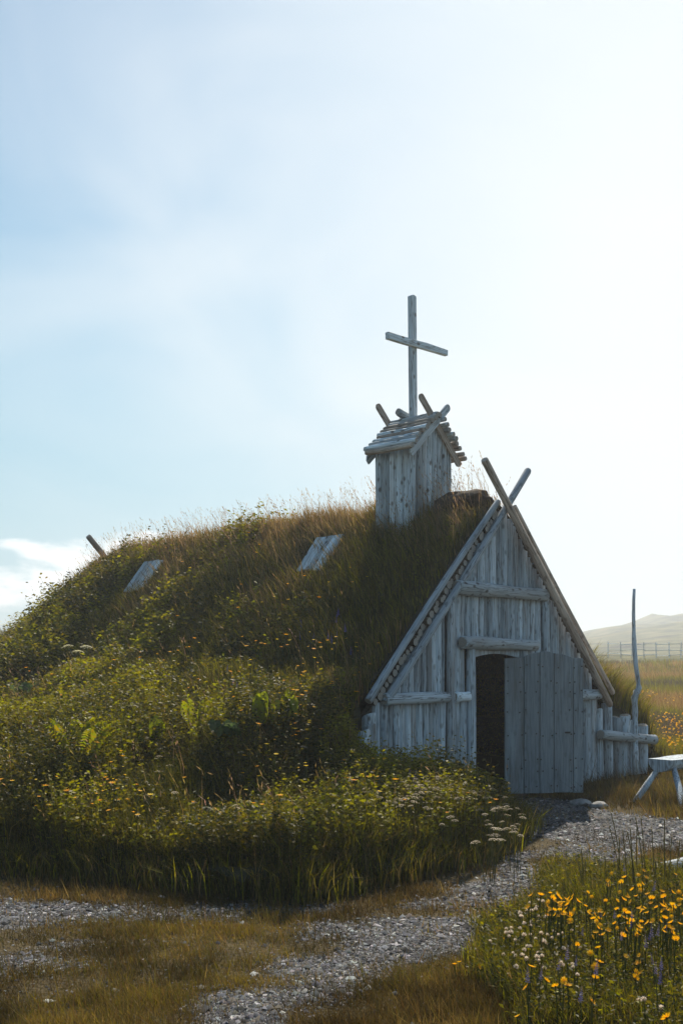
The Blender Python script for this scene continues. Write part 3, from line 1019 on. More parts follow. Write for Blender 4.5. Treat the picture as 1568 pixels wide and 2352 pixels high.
def build_bench():
    foot = at(1448, 1846); c0 = at_depth(1513, 1742, 11.75)
    b = tag(empty('log_bench', (c0.x, c0.y, 0)), 'rough half-log bench on splayed stick legs at the edge of the path', 'bench')
    ax = Vector((.74, .67, 0)).normalized(); sd = Vector((ax.y, -ax.x, 0))
    zt = .50
    # half-round slab: flat top, rounded belly
    n = 9; L = 1.35; hw = .155; dp = .14
    prof = [(-hw, 0), (hw, 0)] + [(hw * math.cos(math.pi * k / n) * (1 if k else .98), -dp * math.sin(math.pi * k / n) - .012) for k in range(0, n + 1)]
    V = []; Fc = []
    st = 7
    for i in range(st):
        f = i / (st - 1)
        for (a, z) in prof:
            w = 1 + .05 * math.sin(i * 2.1 + a * 9)
            p = ax * (f * L) + sd * (a * w) + Vector((0, 0, zt + z * w + .006 * math.sin(i * 1.7 + a * 20)))
            V.append(tuple(p))
    m = len(prof)
    for i in range(st - 1):
        for k in range(m):
            Fc.append((i * m + k, i * m + (k + 1) % m, (i + 1) * m + (k + 1) % m, (i + 1) * m + k))
    Fc.append(tuple(reversed(range(m)))); Fc.append(tuple(range((st - 1) * m, st * m)))
    me = bpy.data.meshes.new('seat'); me.from_pydata(V, [], Fc)
    bm = bmesh.new(); bm.from_mesh(me); bmesh.ops.recalc_face_normals(bm, faces=bm.faces); bm.to_mesh(me); bm.free()
    link('seat', me, b, [WOOD])

    def leg(a, s, fa, fs):
        p0 = ax * a + sd * s + Vector((0, 0, zt - .09)); p2 = ax * fa + sd * fs + Vector((0, 0, -.04))
        mid = (p0 + p2) / 2 + Vector((.015, 0, .02))
        tube('leg', [p0, p0.lerp(mid, .5), mid, mid.lerp(p2, .5), p2], [.03, .034, .036, .033, .03], WOOD, b)
    fl = Vector((foot.x, foot.y, 0)) - Vector((c0.x, c0.y, 0))
    leg(.10, -.05, fl.dot(ax), fl.dot(sd))
    f2 = at(1566, 1862) - Vector((c0.x, c0.y, 0))
    leg(.16, .09, f2.dot(ax), f2.dot(sd))
    leg(1.15, -.07, 1.35, -.3)
    leg(1.15, .08, 1.3, .3)
    return b


build_bench()

p = at(1498, 2004, .06); q = at(1700, 1968, .07)
o = log('fallen_log', p - (q - p).normalized() * 0, q, .058, r2=.062, sides=11, bevel=.12, mat=WOODPALE, bend=.01)
tag(o, 'pale log lying on the grass at the edge of the flower patch', 'log')
o = lumpy('stone', at(1371, 1850, .03), (.13, .10, .05), ROCK, 3); tag(o, 'flat grey stone lying at the foot of the open door', 'stone')
o = lumpy('stone', at(1330, 1846, .02), (.16, .12, .06), ROCK, 8); tag(o, 'dark stone in the shade under the free edge of the door', 'stone')
o = lumpy('stone', at(1552, 2012, .03), (.06, .05, .03), ROCK, 9); tag(o, 'small pale stone in grass below the fallen log', 'stone')


def build_fence():
    f = tag(empty('rail_fence', (20, 65, 0)), 'pale rail fence crossing the hazy field far beyond the church', 'fence')
    pts = []
    for vx in (1395, 1425, 1450, 1478, 1506, 1536, 1562, 1600, 1650, 1720):
        Y = 92 - (vx - 1395) * .045
        x = (vx - CX) / F * Y
        pts.append(Vector((x, Y, float(G(x, Y)))))
    base = Vector((20, 65, 0))
    for p_ in pts:
        log('post', p_ - base - Vector((0, 0, .2)), p_ - base + Vector((random.uniform(-.05, .05), 0, 1.45)), .04, f, sides=6, rings=2, mat=WOODPALE)  # pale colour helps fade the posts as haze would
    for a, b in zip(pts, pts[1:]):
        for z in (1.25, .72, .30):
            log('rail', a - base + Vector((-.1, -.1, z + random.uniform(-.06, .06))), b - base + Vector((.1, -.1, z + random.uniform(-.06, .06))),   .032, f, sides=6, rings=2, mat=WOODPALE)  # rails paled for haze like the posts


build_fence()


# ------------------------------------------------------------------ vegetation
def frustum(x, y, z, mx=90, my=120):
    vx = CX + F * x / np.maximum(y, .1); vy = HY + F * (CAMZ - z) / np.maximum(y, .1)
    return (vx > -mx) & (vx < 1568 + mx) & (vy < 2352 + my) & (y > 2.5)


def blades(P, h, w, lean_az, lean, col, tip=None, tipmix=.0):
    n = len(P)
    phi = rng.uniform(0, np.pi, n)
    wx = np.stack([np.cos(phi), np.sin(phi), np.zeros(n)], 1) * (w / 2)[:, None]
    ld = np.stack([np.cos(lean_az), np.sin(lean_az), np.zeros(n)], 1)
    up = np.array([0, 0, 1.0])
    mid = P + up * (h * .55)[:, None] + ld * (h * lean * .25)[:, None]
    top = P + up * (h * np.sqrt(np.clip(1 - lean ** 2 * .6, .1, 1)))[:, None] + ld * (h * lean)[:, None]
    V = np.empty((n, 5, 3))
    V[:, 0] = P - wx; V[:, 1] = P + wx
    V[:, 2] = mid - wx * .8; V[:, 3] = mid + wx * .8; V[:, 4] = top
    T = np.array([[0, 1, 3], [0, 3, 2], [2, 3, 4]])
    tris = (np.arange(n)[:, None, None] * 5 + T[None]).reshape(-1, 3)
    cols = np.repeat(col[:, None, :], 5, 1)
    if tip is not None:
        cols[:, 4] = cols[:, 4] * (1 - tipmix) + tip * tipmix
        cols[:, 2:4] = cols[:, 2:4] * (1 - tipmix * .35)[:, None, :] + (tip * tipmix * .35)[:, None, :]
    return V.reshape(-1, 3), tris, cols.reshape(-1, 3)


def slivers(P, h, w, lean_az, lean, col):
    """short blades as single slivers"""
    n = len(P)
    phi = rng.uniform(0, np.pi, n)
    wx = np.stack([np.cos(phi), np.sin(phi), np.zeros(n)], 1) * (w * .62)[:, None]
    top = P + np.stack([np.cos(lean_az) * h * lean, np.sin(lean_az) * h * lean, h * np.sqrt(np.clip(1 - lean ** 2 * .6, .1, 1))], 1)
    V = np.stack([P - wx, P + wx, top], 1)
    return V.reshape(-1, 3), np.arange(n * 3).reshape(n, 3), np.repeat(col, 3, 0)


def rhombs(P, D, length, width, col, droop=.0):
    """pointed leaves: P base, D unit direction"""
    n = len(P)
    r = rng.normal(size=(n, 3)); side = np.cross(D, r); side /= np.linalg.norm(side, axis=1)[:, None] + 1e-9
    mid = P + D * (length * .45)[:, None]
    tip = P + D * length[:, None] - np.array([0, 0, 1.0]) * (length * droop)[:, None]
    V = np.stack([P, mid - side * (width / 2)[:, None], tip, mid + side * (width / 2)[:, None]], 1)
    T = np.array([[0, 1, 2], [0, 2, 3]])
    tris = (np.arange(n)[:, None, None] * 4 + T[None]).reshape(-1, 3)
    return V.reshape(-1, 3), tris, np.repeat(col, 4, 0)


def join(parts):
    V = []; T = []; Cc = []; o = 0
    for v, t, c in parts:
        V.append(v); T.append(t + o); Cc.append(c); o += len(v)
    return np.concatenate(V), np.concatenate(T), np.concatenate(Cc)


def pick(n, palette, weights=None, var=.22):
    pal = np.array(palette)
    i = rng.choice(len(pal), n, p=weights)
    c = pal[i] * rng.uniform(1 - var, 1 + var, (n, 1)) * rng.uniform(.93, 1.07, (n, 3))
    return c


TAN = (.30, .205, .10); STRAW = (.21, .15, .06); OLIVE = (.12, .098, .018); GREEN = (.056, .055, .012); LIME = (.20, .182, .016)
RUST = (.17, .095, .04); DEEP = (.042, .047, .013); BLUEG = (.058, .075, .036)
WIND = math.radians(200)


def veg_height(t, s):
    x, y = to_world(t, s)
    h = H_local(t, s); g = G(x, y)
    return x, y, np.maximum(h, g)


def near_hatch(t, s):
    m = np.zeros(len(t), bool)
    for ho, c, w, h in (hatch_a, hatch_b):
        m |= (np.abs(s - c.y) < w / 2 + .03) & (np.abs(t - c.x + .05) < h * .36 + .05)
    return m


def sample_mound(n):
    t = rng.uniform(-9.5, .7, n); s = rng.uniform(-2.1, 14.5, n)
    ok = in_poly(t, s, BULGE) | ((np.abs(t) < 2.6) & (s > .05))
    t, s = t[ok], s[ok]
    x, y, z = veg_height(t, s)
    k = frustum(x, y, z, 420, 200) & (z > G(x, y) - .01) & (H_local(t, s) > .02)
    k &= ~((s < .045) & (t > -2.42) & (s > -.06))
    k &= ~((t > -.40) & (t < .40) & (s > 1.06) & (s < 1.64))
    t, s, x, y, z = (a[k] for a in (t, s, x, y, z))
    # thin out with distance so that the picture, not the map, is filled evenly
    q = np.clip((8.5 / y) ** 1.1, .25, 1)
    k = rng.random(len(t)) < q
    return (a[k] for a in (t, s, x, y, z))


def mound_grass():
    t, s, x, y, z = sample_mound(760000)
    k = ~near_hatch(t, s) | (rng.random(len(t)) < .04)
    t, s, x, y, z = (a[k] for a in (t, s, x, y, z))
    n = len(t)
    up = smooth(2.5, 3.72, z)                                   # drier towards the ridge
    patch = fbm(t * .8, s * .8, 90, 3)
    patch2 = fbm(t * 2.2 + 9, s * 2.2, 95, 3)
    dry = np.clip(up * .75 + (patch - .5) * 1.5 + .10, 0, 1)
    front = smooth(-.2, -1.6, s) * smooth(2.0, .6, z)
    cg = pick(n, [OLIVE, GREEN, LIME, DEEP], [.38, .30, .14, .18])
    cd = pick(n, [TAN, STRAW, RUST, OLIVE], [.22, .34, .20, .24])
    m = rng.random(n) < dry
    col = np.where(m[:, None], cd, cg)
    h = rng.uniform(.16, .38, n) * (0.75 + .6 * patch2) * (1 - .30 * front)
    h *= np.where(patch2 < .38, .7, 1)
    foot = (np.abs(t) < 2.5) & (s < .5) & (s > 0)
    h = np.where(foot, h * .8, h)
    h = np.where((np.abs(t) < .34) & (s < 1.0) & (s > 0), h * .45, h)
    near_wall = (s < 0) & (t > -2.5)
    h = np.where(near_wall, np.minimum(h, .34), h)
    # the slope is steep: plants lean out of it and with the wind
    az = WIND + rng.normal(0, .9, n)
    lean = np.clip(rng.normal(.35, .22, n), 0, .9)
    w = np.where(rng.random(n) < .10, rng.uniform(.010, .017, n), rng.uniform(.0045, .009, n)) * np.clip(y / 9, .8, 1.6)
    tip = pick(n, [TAN, STRAW, (.36, .25, .17)], None)
    parts = [blades(np.stack([x, y, z - .02], 1), h, w, az, lean, col, tip, .5 * m[:, None].astype(float) * np.ones((1, 3)))]
    # flowering stalks with feathery heads, mostly on the ridge
    k = rng.random(n) < (.06 * up + .003)
    xi, yi, zi, hi = x[k], y[k], z[k], rng.uniform(.30, .62, k.sum())
    az2 = az[k]; l2 = np.clip(rng.normal(.28, .15, k.sum()), 0, .7)
    cs = pick(k.sum(), [TAN, (.27, .18, .12), STRAW])
    parts.append(blades(np.stack([xi, yi, zi], 1), hi, np.full(k.sum(), .0042) * np.clip(yi / 9, 1, 1.6), az2, l2, cs))
    tipp = np.stack([xi, yi, zi], 1) + np.stack([np.cos(az2) * hi * l2, np.sin(az2) * hi * l2, hi * np.sqrt(1 - l2 ** 2 * .6)], 1)
    for j in range(3):
        D = np.stack([np.cos(az2) * .5, np.sin(az2) * .5, np.full(len(az2), .8)], 1) + rng.normal(0, .22, (len(az2), 3))
        D /= np.linalg.norm(D, axis=1)[:, None]
        parts.append(rhombs(tipp - D * .05 * j, D, rng.uniform(.03, .075, len(az2)), rng.uniform(.005, .011, len(az2)), cs * 1.1))
    V, T, Cc = join(parts)
    o = link('tall_grass', np_mesh('tall_grass', V, T, Cc, LEAFY))
    tag(o, 'tall brown and olive grass covering the turf roof and bank', None, None, 'stuff')
    return n


def mound_weeds():
    """leafy herbs in thickets over the lower slope"""
    t, s, x, y, z = sample_mound(150000)
    n = len(t)
    dens = fbm(t * .9 + 40, s * .9, 120, 3)
    low = smooth(3.72, 2.9, z)
    sh = smooth(.9, 1.5, s)                                     # the strip between gable and tower is plain grass
    keep = (rng.random(n) < np.clip((dens - .38) * 5, np.where(y < 9.6, .62, 0.08), 1) * low * np.where((t > -2.5), np.where(s > 0, sh * .9 + .05, .5), 1)) & ~near_hatch(t, s)
    t, s, x, y, z, dens = (a[keep] for a in (t, s, x, y, z, dens))
    k = rng.permutation(len(t))[:29500]
    t, s, x, y, z, dens = (a[k] for a in (t, s, x, y, z, dens))
    n = len(t)
    h = rng.uniform(.20, .46, n) * (.68 + 1.05 * smooth(.42, .70, fbm(t * .75 + 71, s * .75, 700, 2)) + .35 * dens)
    h = np.where((s < 0) & (t > -2.6), np.minimum(h, .38), h)
    h = np.where(z > 2.3, h * .74, h)
    kind = fbm(t * 1.4 + 7, s * 1.4, 150, 2)
    parts = []
    L = 14
    az0 = rng.uniform(0, 2 * np.pi, n)
    lean = rng.uniform(0, .35, n); laz = WIND + rng.normal(0, 1.2, n)
    base = np.where((kind > .55)[:, None], pick(n, [LIME, OLIVE, (.20, .19, .02)], None), np.where((kind < .42)[:, None], pick(n, [DEEP, OLIVE, GREEN], None), pick(n, [GREEN, OLIVE, LIME], None)))
    parts.append(blades(np.stack([x, y, z - .02], 1), h, np.full(n, .006), laz, lean, base * .9))
    for j in range(L):
        f = (j + 1 + rng.uniform(-.4, .4, n)) / (L + .5)
        P = np.stack([x + np.cos(laz) * h * lean * f * f, y + np.sin(laz) * h * lean * f * f, z + h * f * .95], 1)
        a = az0 + j * 2.4 + rng.normal(0, .3, n)
        el = rng.uniform(-.1, .75, n)
        D = np.stack([np.cos(a) * np.cos(el), np.sin(a) * np.cos(el), np.sin(el)], 1)
        ln = rng.uniform(.030, .078, n) * (1.25 - .5 * f) * np.clip(y / 10, .85, 1.4)
        parts.append(rhombs(P, D, ln, ln * rng.uniform(.35, .55, n), base * rng.uniform(.8, 1.25, (n, 1)), .15))
    V, T, Cc = join(parts)
    o = link('leafy_weeds', np_mesh('leafy_weeds', V, T, Cc, LEAFY))
    tag(o, 'thick leafy weeds growing over the lower slope of the bank', None, None, 'stuff')


def edge_of_bank():
    """the overhanging rim of long green grass where the bank meets the path, and the foot of the gable wall"""
    n0 = 260000
    t = rng.uniform(-9, -.6, n0); s = rng.uniform(-2.4, 3.0, n0)
    d = dist_poly(t, s, BULGE[1:9], closed=False)
    ins = in_poly(t, s, BULGE)
    k = (d < np.where(ins, .60, .30 * rng.random(n0) ** 2)) & (rng.random(n0) < .8)
    t, s, d = t[k], s[k], d[k]
    x, y = to_world(t, s); z = np.maximum(np.where(in_poly(t, s, BULGE), H_local(t, s), 0), G(x, y))
    k = frustum(x, y, z, 420, 150)
    x, y, z, t, s = (a[k] for a in (x, y, z, t, s))
    k = rng.permutation(len(x))[:42000]
    x, y, z, t, s = (a[k] for a in (x, y, z, t, s))
    n = len(x)
    col = pick(n, [LIME, OLIVE, GREEN, STRAW, DEEP], [.12, .28, .28, .10, .22])
    h = rng.uniform(.12, .36, n) * (.5 + .9 * fbm(t * 2.2, s * 2.2, 170, 2))
    h = np.where((t > -2.2), np.minimum(h, .40), h)
    az = math.radians(-90) + rng.normal(0, 1.1, n)
    lean = np.clip(rng.normal(.5, .25, n), 0, .95)
    w = rng.uniform(.005, .011, n)
    V, T, Cc = blades(np.stack([x, y, z - .02], 1), h, w, az, lean, col)
    o = link('bank_edge_grass', np_mesh('bank_edge_grass', V, T, Cc, LEAFY))
    tag(o, 'long green grass hanging over the foot of the bank', None, None, 'stuff')


def ground_grass():
    parts = []
    n0 = 1250000
    # sample evenly in the picture: depth distributed by 1/Y
    Y = 1 / rng.uniform(1 / 16.5, 1 / 3.8, n0)
    X = rng.uniform(-.66, .66, n0) * Y * 1.0
    ti, si = to_local(X, Y)
    ok = ~in_poly(ti, si, BULGE) & ~((ti > -2.4) & (ti < 4.6) & (si > -.05)) & frustum(X, Y, np.zeros(n0), 700, 260)
    ok &= (np.abs(X) < .38 * Y) | (rng.random(n0) < .5)
    X, Y = X[ok], Y[ok]
    g = gravel_mask(X + rng.normal(0, .06, len(X)), Y + rng.normal(0, .08, len(Y)))
    den = fbm(X * 1.6, Y * 1.6, 200, 3)
    keep = rng.random(len(X)) < np.where(g, .06 + .35 * smooth(.52, .66, den), np.clip(.55 + 2.6 * (den - .45), .06, 1))
    X, Y, g, den = X[keep], Y[keep], g[keep], den[keep]
    k = rng.permutation(len(X))[:390000]
    X, Y, g, den = X[k], Y[k], g[k], den[k]
    n = len(X)
    Z = G(X, Y)
    green = smooth(.48, .62, fbm(X * .9 + 5, Y * .9, 230, 3)) * .40
    # greener, longer grass at the lower right
    vx = CX + F * X / Y; vy = HY + F * CAMZ / Y
    lr = smooth(1000, 1350, vx) * smooth(2130, 2300, vy)
    green = np.clip(green + lr * .6, 0, .9)
    right = (X > 2.2) & (Y > 10.2)
    m = rng.random(n) < np.where(right, .35, green)
    col = np.where(m[:, None], pick(n, [(.085, .07, .018), GREEN, OLIVE], [.5, .2, .3]), pick(n, [(.115, .075, .028), (.075, .05, .02), STRAW, (.085, .066, .02)], [.32, .32, .10, .26]))
    pp = fbm(X * 2.3 + 3, Y * 2.3, 270, 3)[:, None]
    col = col * (.50 + .66 * smooth(.35, .68, pp)) + np.array([.03, .018, .005]) * smooth(.55, .75, pp)
    tuft = fbm(X * 5, Y * 5, 260, 2)
    h = rng.lognormal(math.log(.030), .45, n) * (.35 + 1.4 * tuft ** 1.3) * (1 + lr * .9)
    tallone = rng.random(n) < .012
    h = np.where(tallone, rng.uniform(.10, .19, n), h)
    h = np.where(g, h * .8, h)
    h = np.where(right & ~g, h * 3.0, h)
    az = WIND + rng.normal(0, 1.4, n)
    lean = np.clip(rng.normal(.5, .3, n), 0, .95)
    w = rng.uniform(.0022, .0045, n) * np.clip(Y / 5.0, .9, 2.2)
    parts.append(slivers(np.stack([X, Y, Z - .005], 1), h, w, az, lean, col))
    V, T, Cc = join(parts)
    o = link('short_grass', np_mesh('short_grass', V, T, Cc, LEAFY))
    tag(o, 'short worn brown grass beside and between the gravel', None, None, 'stuff')


def gravel():
    n0 = 380000
    Y = 1 / rng.uniform(1 / 12.6, 1 / 4.0, n0)
    X = rng.uniform(-.62, .66, n0) * Y
    ok = frustum(X, Y, np.zeros(n0), 700, 160)
    X, Y = X[ok], Y[ok]
    g = gravel_mask(X + rng.normal(0, .06, len(X)), Y + rng.normal(0, .08, len(Y)))
    ti, si = to_local(X, Y)
    g &= ~((ti > -2.4) & (si > -.12))
    k = g | (rng.random(len(X)) < .02)
    X, Y = X[k], Y[k]
    k = rng.permutation(len(X))[:105000]
    X, Y = X[k], Y[k]
    n = len(X)
    r = rng.lognormal(math.log(.0063), .55, n) * np.clip(Y / 6.5, .85, 1.5)
    r = np.clip(r, .005, .03)
    O = np.array([[1, 0, 0], [-.5, .87, 0], [-.5, -.87, 0], [.2, .1, 1], [0, 0, -1.0], [.45, .8, .25]])
    a = rng.uniform(0, 2 * np.pi, n)
    ca, sa = np.cos(a), np.sin(a)
    base = O[None] + rng.normal(0, .22, (n, 6, 3))
    sx = rng.uniform(.8, 1.6, n); sz = rng.uniform(.35, .75, n)
    bx = base[..., 0] * sx[:, None]; by = base[..., 1]; bz = base[..., 2] * sz[:, None]
    V = np.stack([(bx * ca[:, None] - by * sa[:, None]) * r[:, None] + X[:, None], (bx * sa[:, None] + by * ca[:, None]) * r[:, None] + Y[:, None], bz * r[:, None] + (G(X, Y) + r * .15)[:, None]], -1)
    T = np.array([[0, 5, 3], [5, 1, 3], [1, 2, 3], [2, 0, 3]])
    tris = (np.arange(n)[:, None, None] * 6 + T[None]).reshape(-1, 3)
    c = pick(n, [(.03, .032, .037), (.075, .078, .088), (.15, .155, .168), (.33, .33, .34), (.11, .098, .086)], [.30, .30, .22, .06, .12])
    o = link('gravel', np_mesh('gravel', V.reshape(-1, 3), tris, np.repeat(c, 6, 0), GRAVEL))
    tag(o, 'loose grey gravel stones strewn over the path', None, None, 'stuff')


def right_turf():
    """bright grass on the turf wall behind the palisade and the wisps along the right verge"""
    parts = []
    n0 = 30000
    t = rng.uniform(2.3, 4.7, n0); s = rng.uniform(.12, 4.5, n0)
    x, y, z = veg_height(t, s)
    n = n0
    col = pick(n, [LIME, (.15, .13, .03), STRAW, OLIVE, GREEN], [.24, .24, .18, .2, .14])
    h = rng.uniform(.26, .62, n)
    az = math.radians(10) + rng.normal(0, .8, n); lean = np.clip(rng.normal(.45, .22, n), 0, .9)
    w = rng.uniform(.007, .018, n)
    parts.append(blades(np.stack([x, y, z - .02], 1), h, w, az, lean, col))
    n1 = 5000
    t = rng.uniform(.05, 2.5, n1); s = rng.uniform(.08, 2.0, n1)
    x, y, z = veg_height(t, s)
    parts.append(blades(np.stack([x, y, z - .02], 1), rng.uniform(.03, .12, n1), np.full(n1, .006), rng.uniform(0, 6.28, n1), rng.uniform(0, .6, n1), pick(n1, [STRAW, TAN, OLIVE])))
    V, T, Cc = join(parts)
    o = link('turf_wall_grass', np_mesh('turf_wall_grass', V, T, Cc, LEAFY))
    tag(o, 'bright blowing grass on the turf wall behind the log fence', None, None, 'stuff')


def meadow():
    n0 = 170000
    Y = 1 / rng.uniform(1 / 70, 1 / 14.0, n0)
    X = rng.uniform(.20, .50, n0) * Y
    ti, si = to_local(X, Y)
    ok = ~((ti < 4.5) & (si < 10)) & frustum(X, Y, G(X, Y), 420)
    X, Y = X[ok], Y[ok]; n = len(X); Z = G(X, Y)
    p1 = fbm(X * .16, Y * .16, 300, 3)
    c = np.where((p1 > .60)[:, None], pick(n, [STRAW, TAN, RUST]), pick(n, [OLIVE, LIME, (.13, .12, .045)]))
    c = np.where(((p1 < .37))[:, None], pick(n, [(.10, .075, .065), (.08, .06, .05), GREEN]), c)
    h = rng.uniform(.2, .5, n); w = rng.uniform(.010, .02, n) * np.clip(Y / 22, .8, 3)
    V, T, Cc = slivers(np.stack([X, Y, Z], 1), h, w, WIND + rng.normal(0, 1, n), np.clip(rng.normal(.35, .2, n), 0, .9), c)
    # yellow-orange heads drifting through the nearer meadow
    n2 = 1500
    Yf = 1 / rng.uniform(1 / 36, 1 / 15.0, n2); Xf = rng.uniform(.24, .40, n2) * Yf
    ti, si = to_local(Xf, Yf)
    k = ~((ti < 4.6) & (si < 10)) & (fbm(Xf * .35, Yf * .35, 330, 2) > .45)
    Xf, Yf = Xf[k], Yf[k]; n2 = len(Xf)
    P = np.stack([Xf, Yf, G(Xf, Yf) + rng.uniform(.25, .45, n2)], 1)
    fl = []
    for j in range(2):
        a = rng.uniform(0, 6.28, n2)
        D = np.stack([np.cos(a), np.sin(a), np.full(n2, .2)], 1); D /= np.linalg.norm(D, axis=1)[:, None]
        fl.append(rhombs(P - D * .03, D, np.full(n2, .05), np.full(n2, .042), pick(n2, [(.75, .38, .03), (.8, .50, .06)])))
    V, T, Cc = join([(V, T, Cc)] + fl)
    o = link('meadow_grass', np_mesh('meadow_grass', V, T, Cc, LEAFY))
    tag(o, 'open meadow grass with orange flowers drifting away into haze', None, None, 'stuff')


mound_grass()
mound_weeds()
edge_of_bank()
ground_grass()
gravel()
right_turf()
meadow()


# ------------------------------------------------------------------ flowers and plants one can tell apart
def col_mesh(name, V, T, Cc, mat):
    return np_mesh(name, np.array(V, float), np.array(T, int), np.array(Cc, float), mat)


def disc_flower(name, r, petals, col, core, cup=.25, z0=0.0):
    V = []; T = []; Cc = []
    for k in range(petals):
        a = 2 * math.pi * k / petals + random.uniform(-.08, .08); b = 2 * math.pi / petals * .36
        rr = r * random.uniform(.88, 1.05); i = len(V)
        V += [(0, 0, z0), (rr * .7 * math.cos(a - b), rr * .7 * math.sin(a - b), z0 + r * cup * .6), (rr * math.cos(a), rr * math.sin(a), z0 + r * cup), (rr * .7 * math.cos(a + b), rr * .7 * math.sin(a + b), z0 + r * cup * .6)]
        T += [(i, i + 1, i + 2), (i, i + 2, i + 3)]
        v = random.uniform(.85, 1.1)
        Cc += [core] + [tuple(c * v for c in col)] * 3
    # raised centre and calyx
    i = len(V); m = 6
    V.append((0, 0, z0 + r * .32)); Cc.append(core)
    for k in range(m):
        a = 2 * math.pi * k / m; V.append((r * .26 * math.cos(a), r * .26 * math.sin(a), z0 + r * .16)); Cc.append(core)
    for k in range(m): T.append((i, i + 1 + k, i + 1 + (k + 1) % m))
    i = len(V); V.append((0, 0, z0 - r * .5)); Cc.append((.05, .07, .02))
    for k in range(m):
        a = 2 * math.pi * k / m; V.append((r * .16 * math.cos(a), r * .16 * math.sin(a), z0 - r * .05)); Cc.append((.06, .08, .02))
    for k in range(m): T.append((i, i + 1 + (k + 1) % m, i + 1 + k))
    return col_mesh(name, V, T, Cc, PETAL)


def stem_mesh(name, h, r=.0028, lean=.06, col=(.07, .085, .025)):
    V = []; T = []; n = 4; m = 3
    for i in range(n + 1):
        f = i / n
        for k in range(m):
            a = 2 * math.pi * k / m
            V.append((r * math.cos(a) + lean * f * f * h, r * math.sin(a), h * f))
    for i in range(n):
        for k in range(m):
            a = i * m + k; b = i * m + (k + 1) % m
            T += [(a, b, b + m), (a, b + m, a + m)]
    return col_mesh(name, V, T, [col] * len(V), LEAFY)


def ball_flower(name, r, col, col2):
    """clover: a globe of narrow florets"""
    V = []; T = []; Cc = []
    for k in range(26):
        z = 1 - 1.6 * (k + .5) / 26; a = k * 2.399
        q = math.sqrt(max(0, 1 - z * z)); d = Vector((q * math.cos(a), q * math.sin(a), z)); s = d.cross(Vector((.3, .2, .9))).normalized() * r * .25
        i = len(V); p0 = d * r * .2; p1 = d * r * .75; p2 = d * r * random.uniform(.95, 1.15)
        V += [tuple(p0), tuple(p1 - s), tuple(p2), tuple(p1 + s)]
        T += [(i, i + 1, i + 2), (i, i + 2, i + 3)]
        Cc += [col2, col, col, col] if z > -.2 else [col2] * 4
    return col_mesh(name, V, T, Cc, PETAL)


def spike_flower(name, h, r, col):
    V = []; T = []; Cc = []
    n = 34
    for k in range(n):
        f = k / n; a = k * 2.399; rr = r * (1 - f * .75)
        d = Vector((math.cos(a), math.sin(a), .35)).normalized(); s = Vector((-math.sin(a), math.cos(a), 0)) * rr * .45
        p0 = Vector((0, 0, h * f)); i = len(V)
        V += [tuple(p0), tuple(p0 + d * rr * .7 - s), tuple(p0 + d * rr * 1.15), tuple(p0 + d * rr * .7 + s)]
        T += [(i, i + 1, i + 2), (i, i + 2, i + 3)]
        v = random.uniform(.7, 1.2); Cc += [tuple(c * v for c in col)] * 4
    return col_mesh(name, V, T, Cc, PETAL)


def umbel_flower(name, r, col, n=26):
    """flat-topped head of tiny florets on spreading rays"""
    V = []; T = []; Cc = []
    for k in range(n):
        q = math.sqrt((k + .5) / n) * r; a = k * 2.399
        c = Vector((q * math.cos(a), q * math.sin(a), -q * q / r * .35)); fr = r * random.uniform(.14, .22)
        i = len(V)
        for j in range(4):
            b = j * math.pi / 2 + k
            V.append((c.x + fr * math.cos(b), c.y + fr * math.sin(b), c.z + random.uniform(-.2, .25) * fr))
        v = random.uniform(.8, 1.08)
        Cc += [tuple(x * v for x in col)] * 4
        T += [(i, i + 1, i + 2), (i, i + 2, i + 3)]
        if k % 2 == 0:
            i = len(V)
            V += [(c.x, c.y, c.z), (0.003, 0, -r * .9), (-.003, 0.002, -r * .9)]; Cc += [(.08, .09, .03)] * 3; T.append((i, i + 1, i + 2))
    return col_mesh(name, V, T, Cc, PETAL)


def merge_meshes(name, items):
    bm = bmesh.new()
    mats = []
    for me, M in items:
        tmp = me.copy(); tmp.transform(M)
        n0 = len(bm.faces)
        bm.from_mesh(tmp)
        bm.faces.ensure_lookup_table()
        if me.materials[0] not in mats: mats.append(me.materials[0])
        for f in list(bm.faces)[n0:]: f.material_index = mats.index(me.materials[0])
        bpy.data.meshes.remove(tmp)
    out = bpy.data.meshes.new(name)
    bm.to_mesh(out); bm.free()
    for m in mats: out.materials.append(m)
    return out


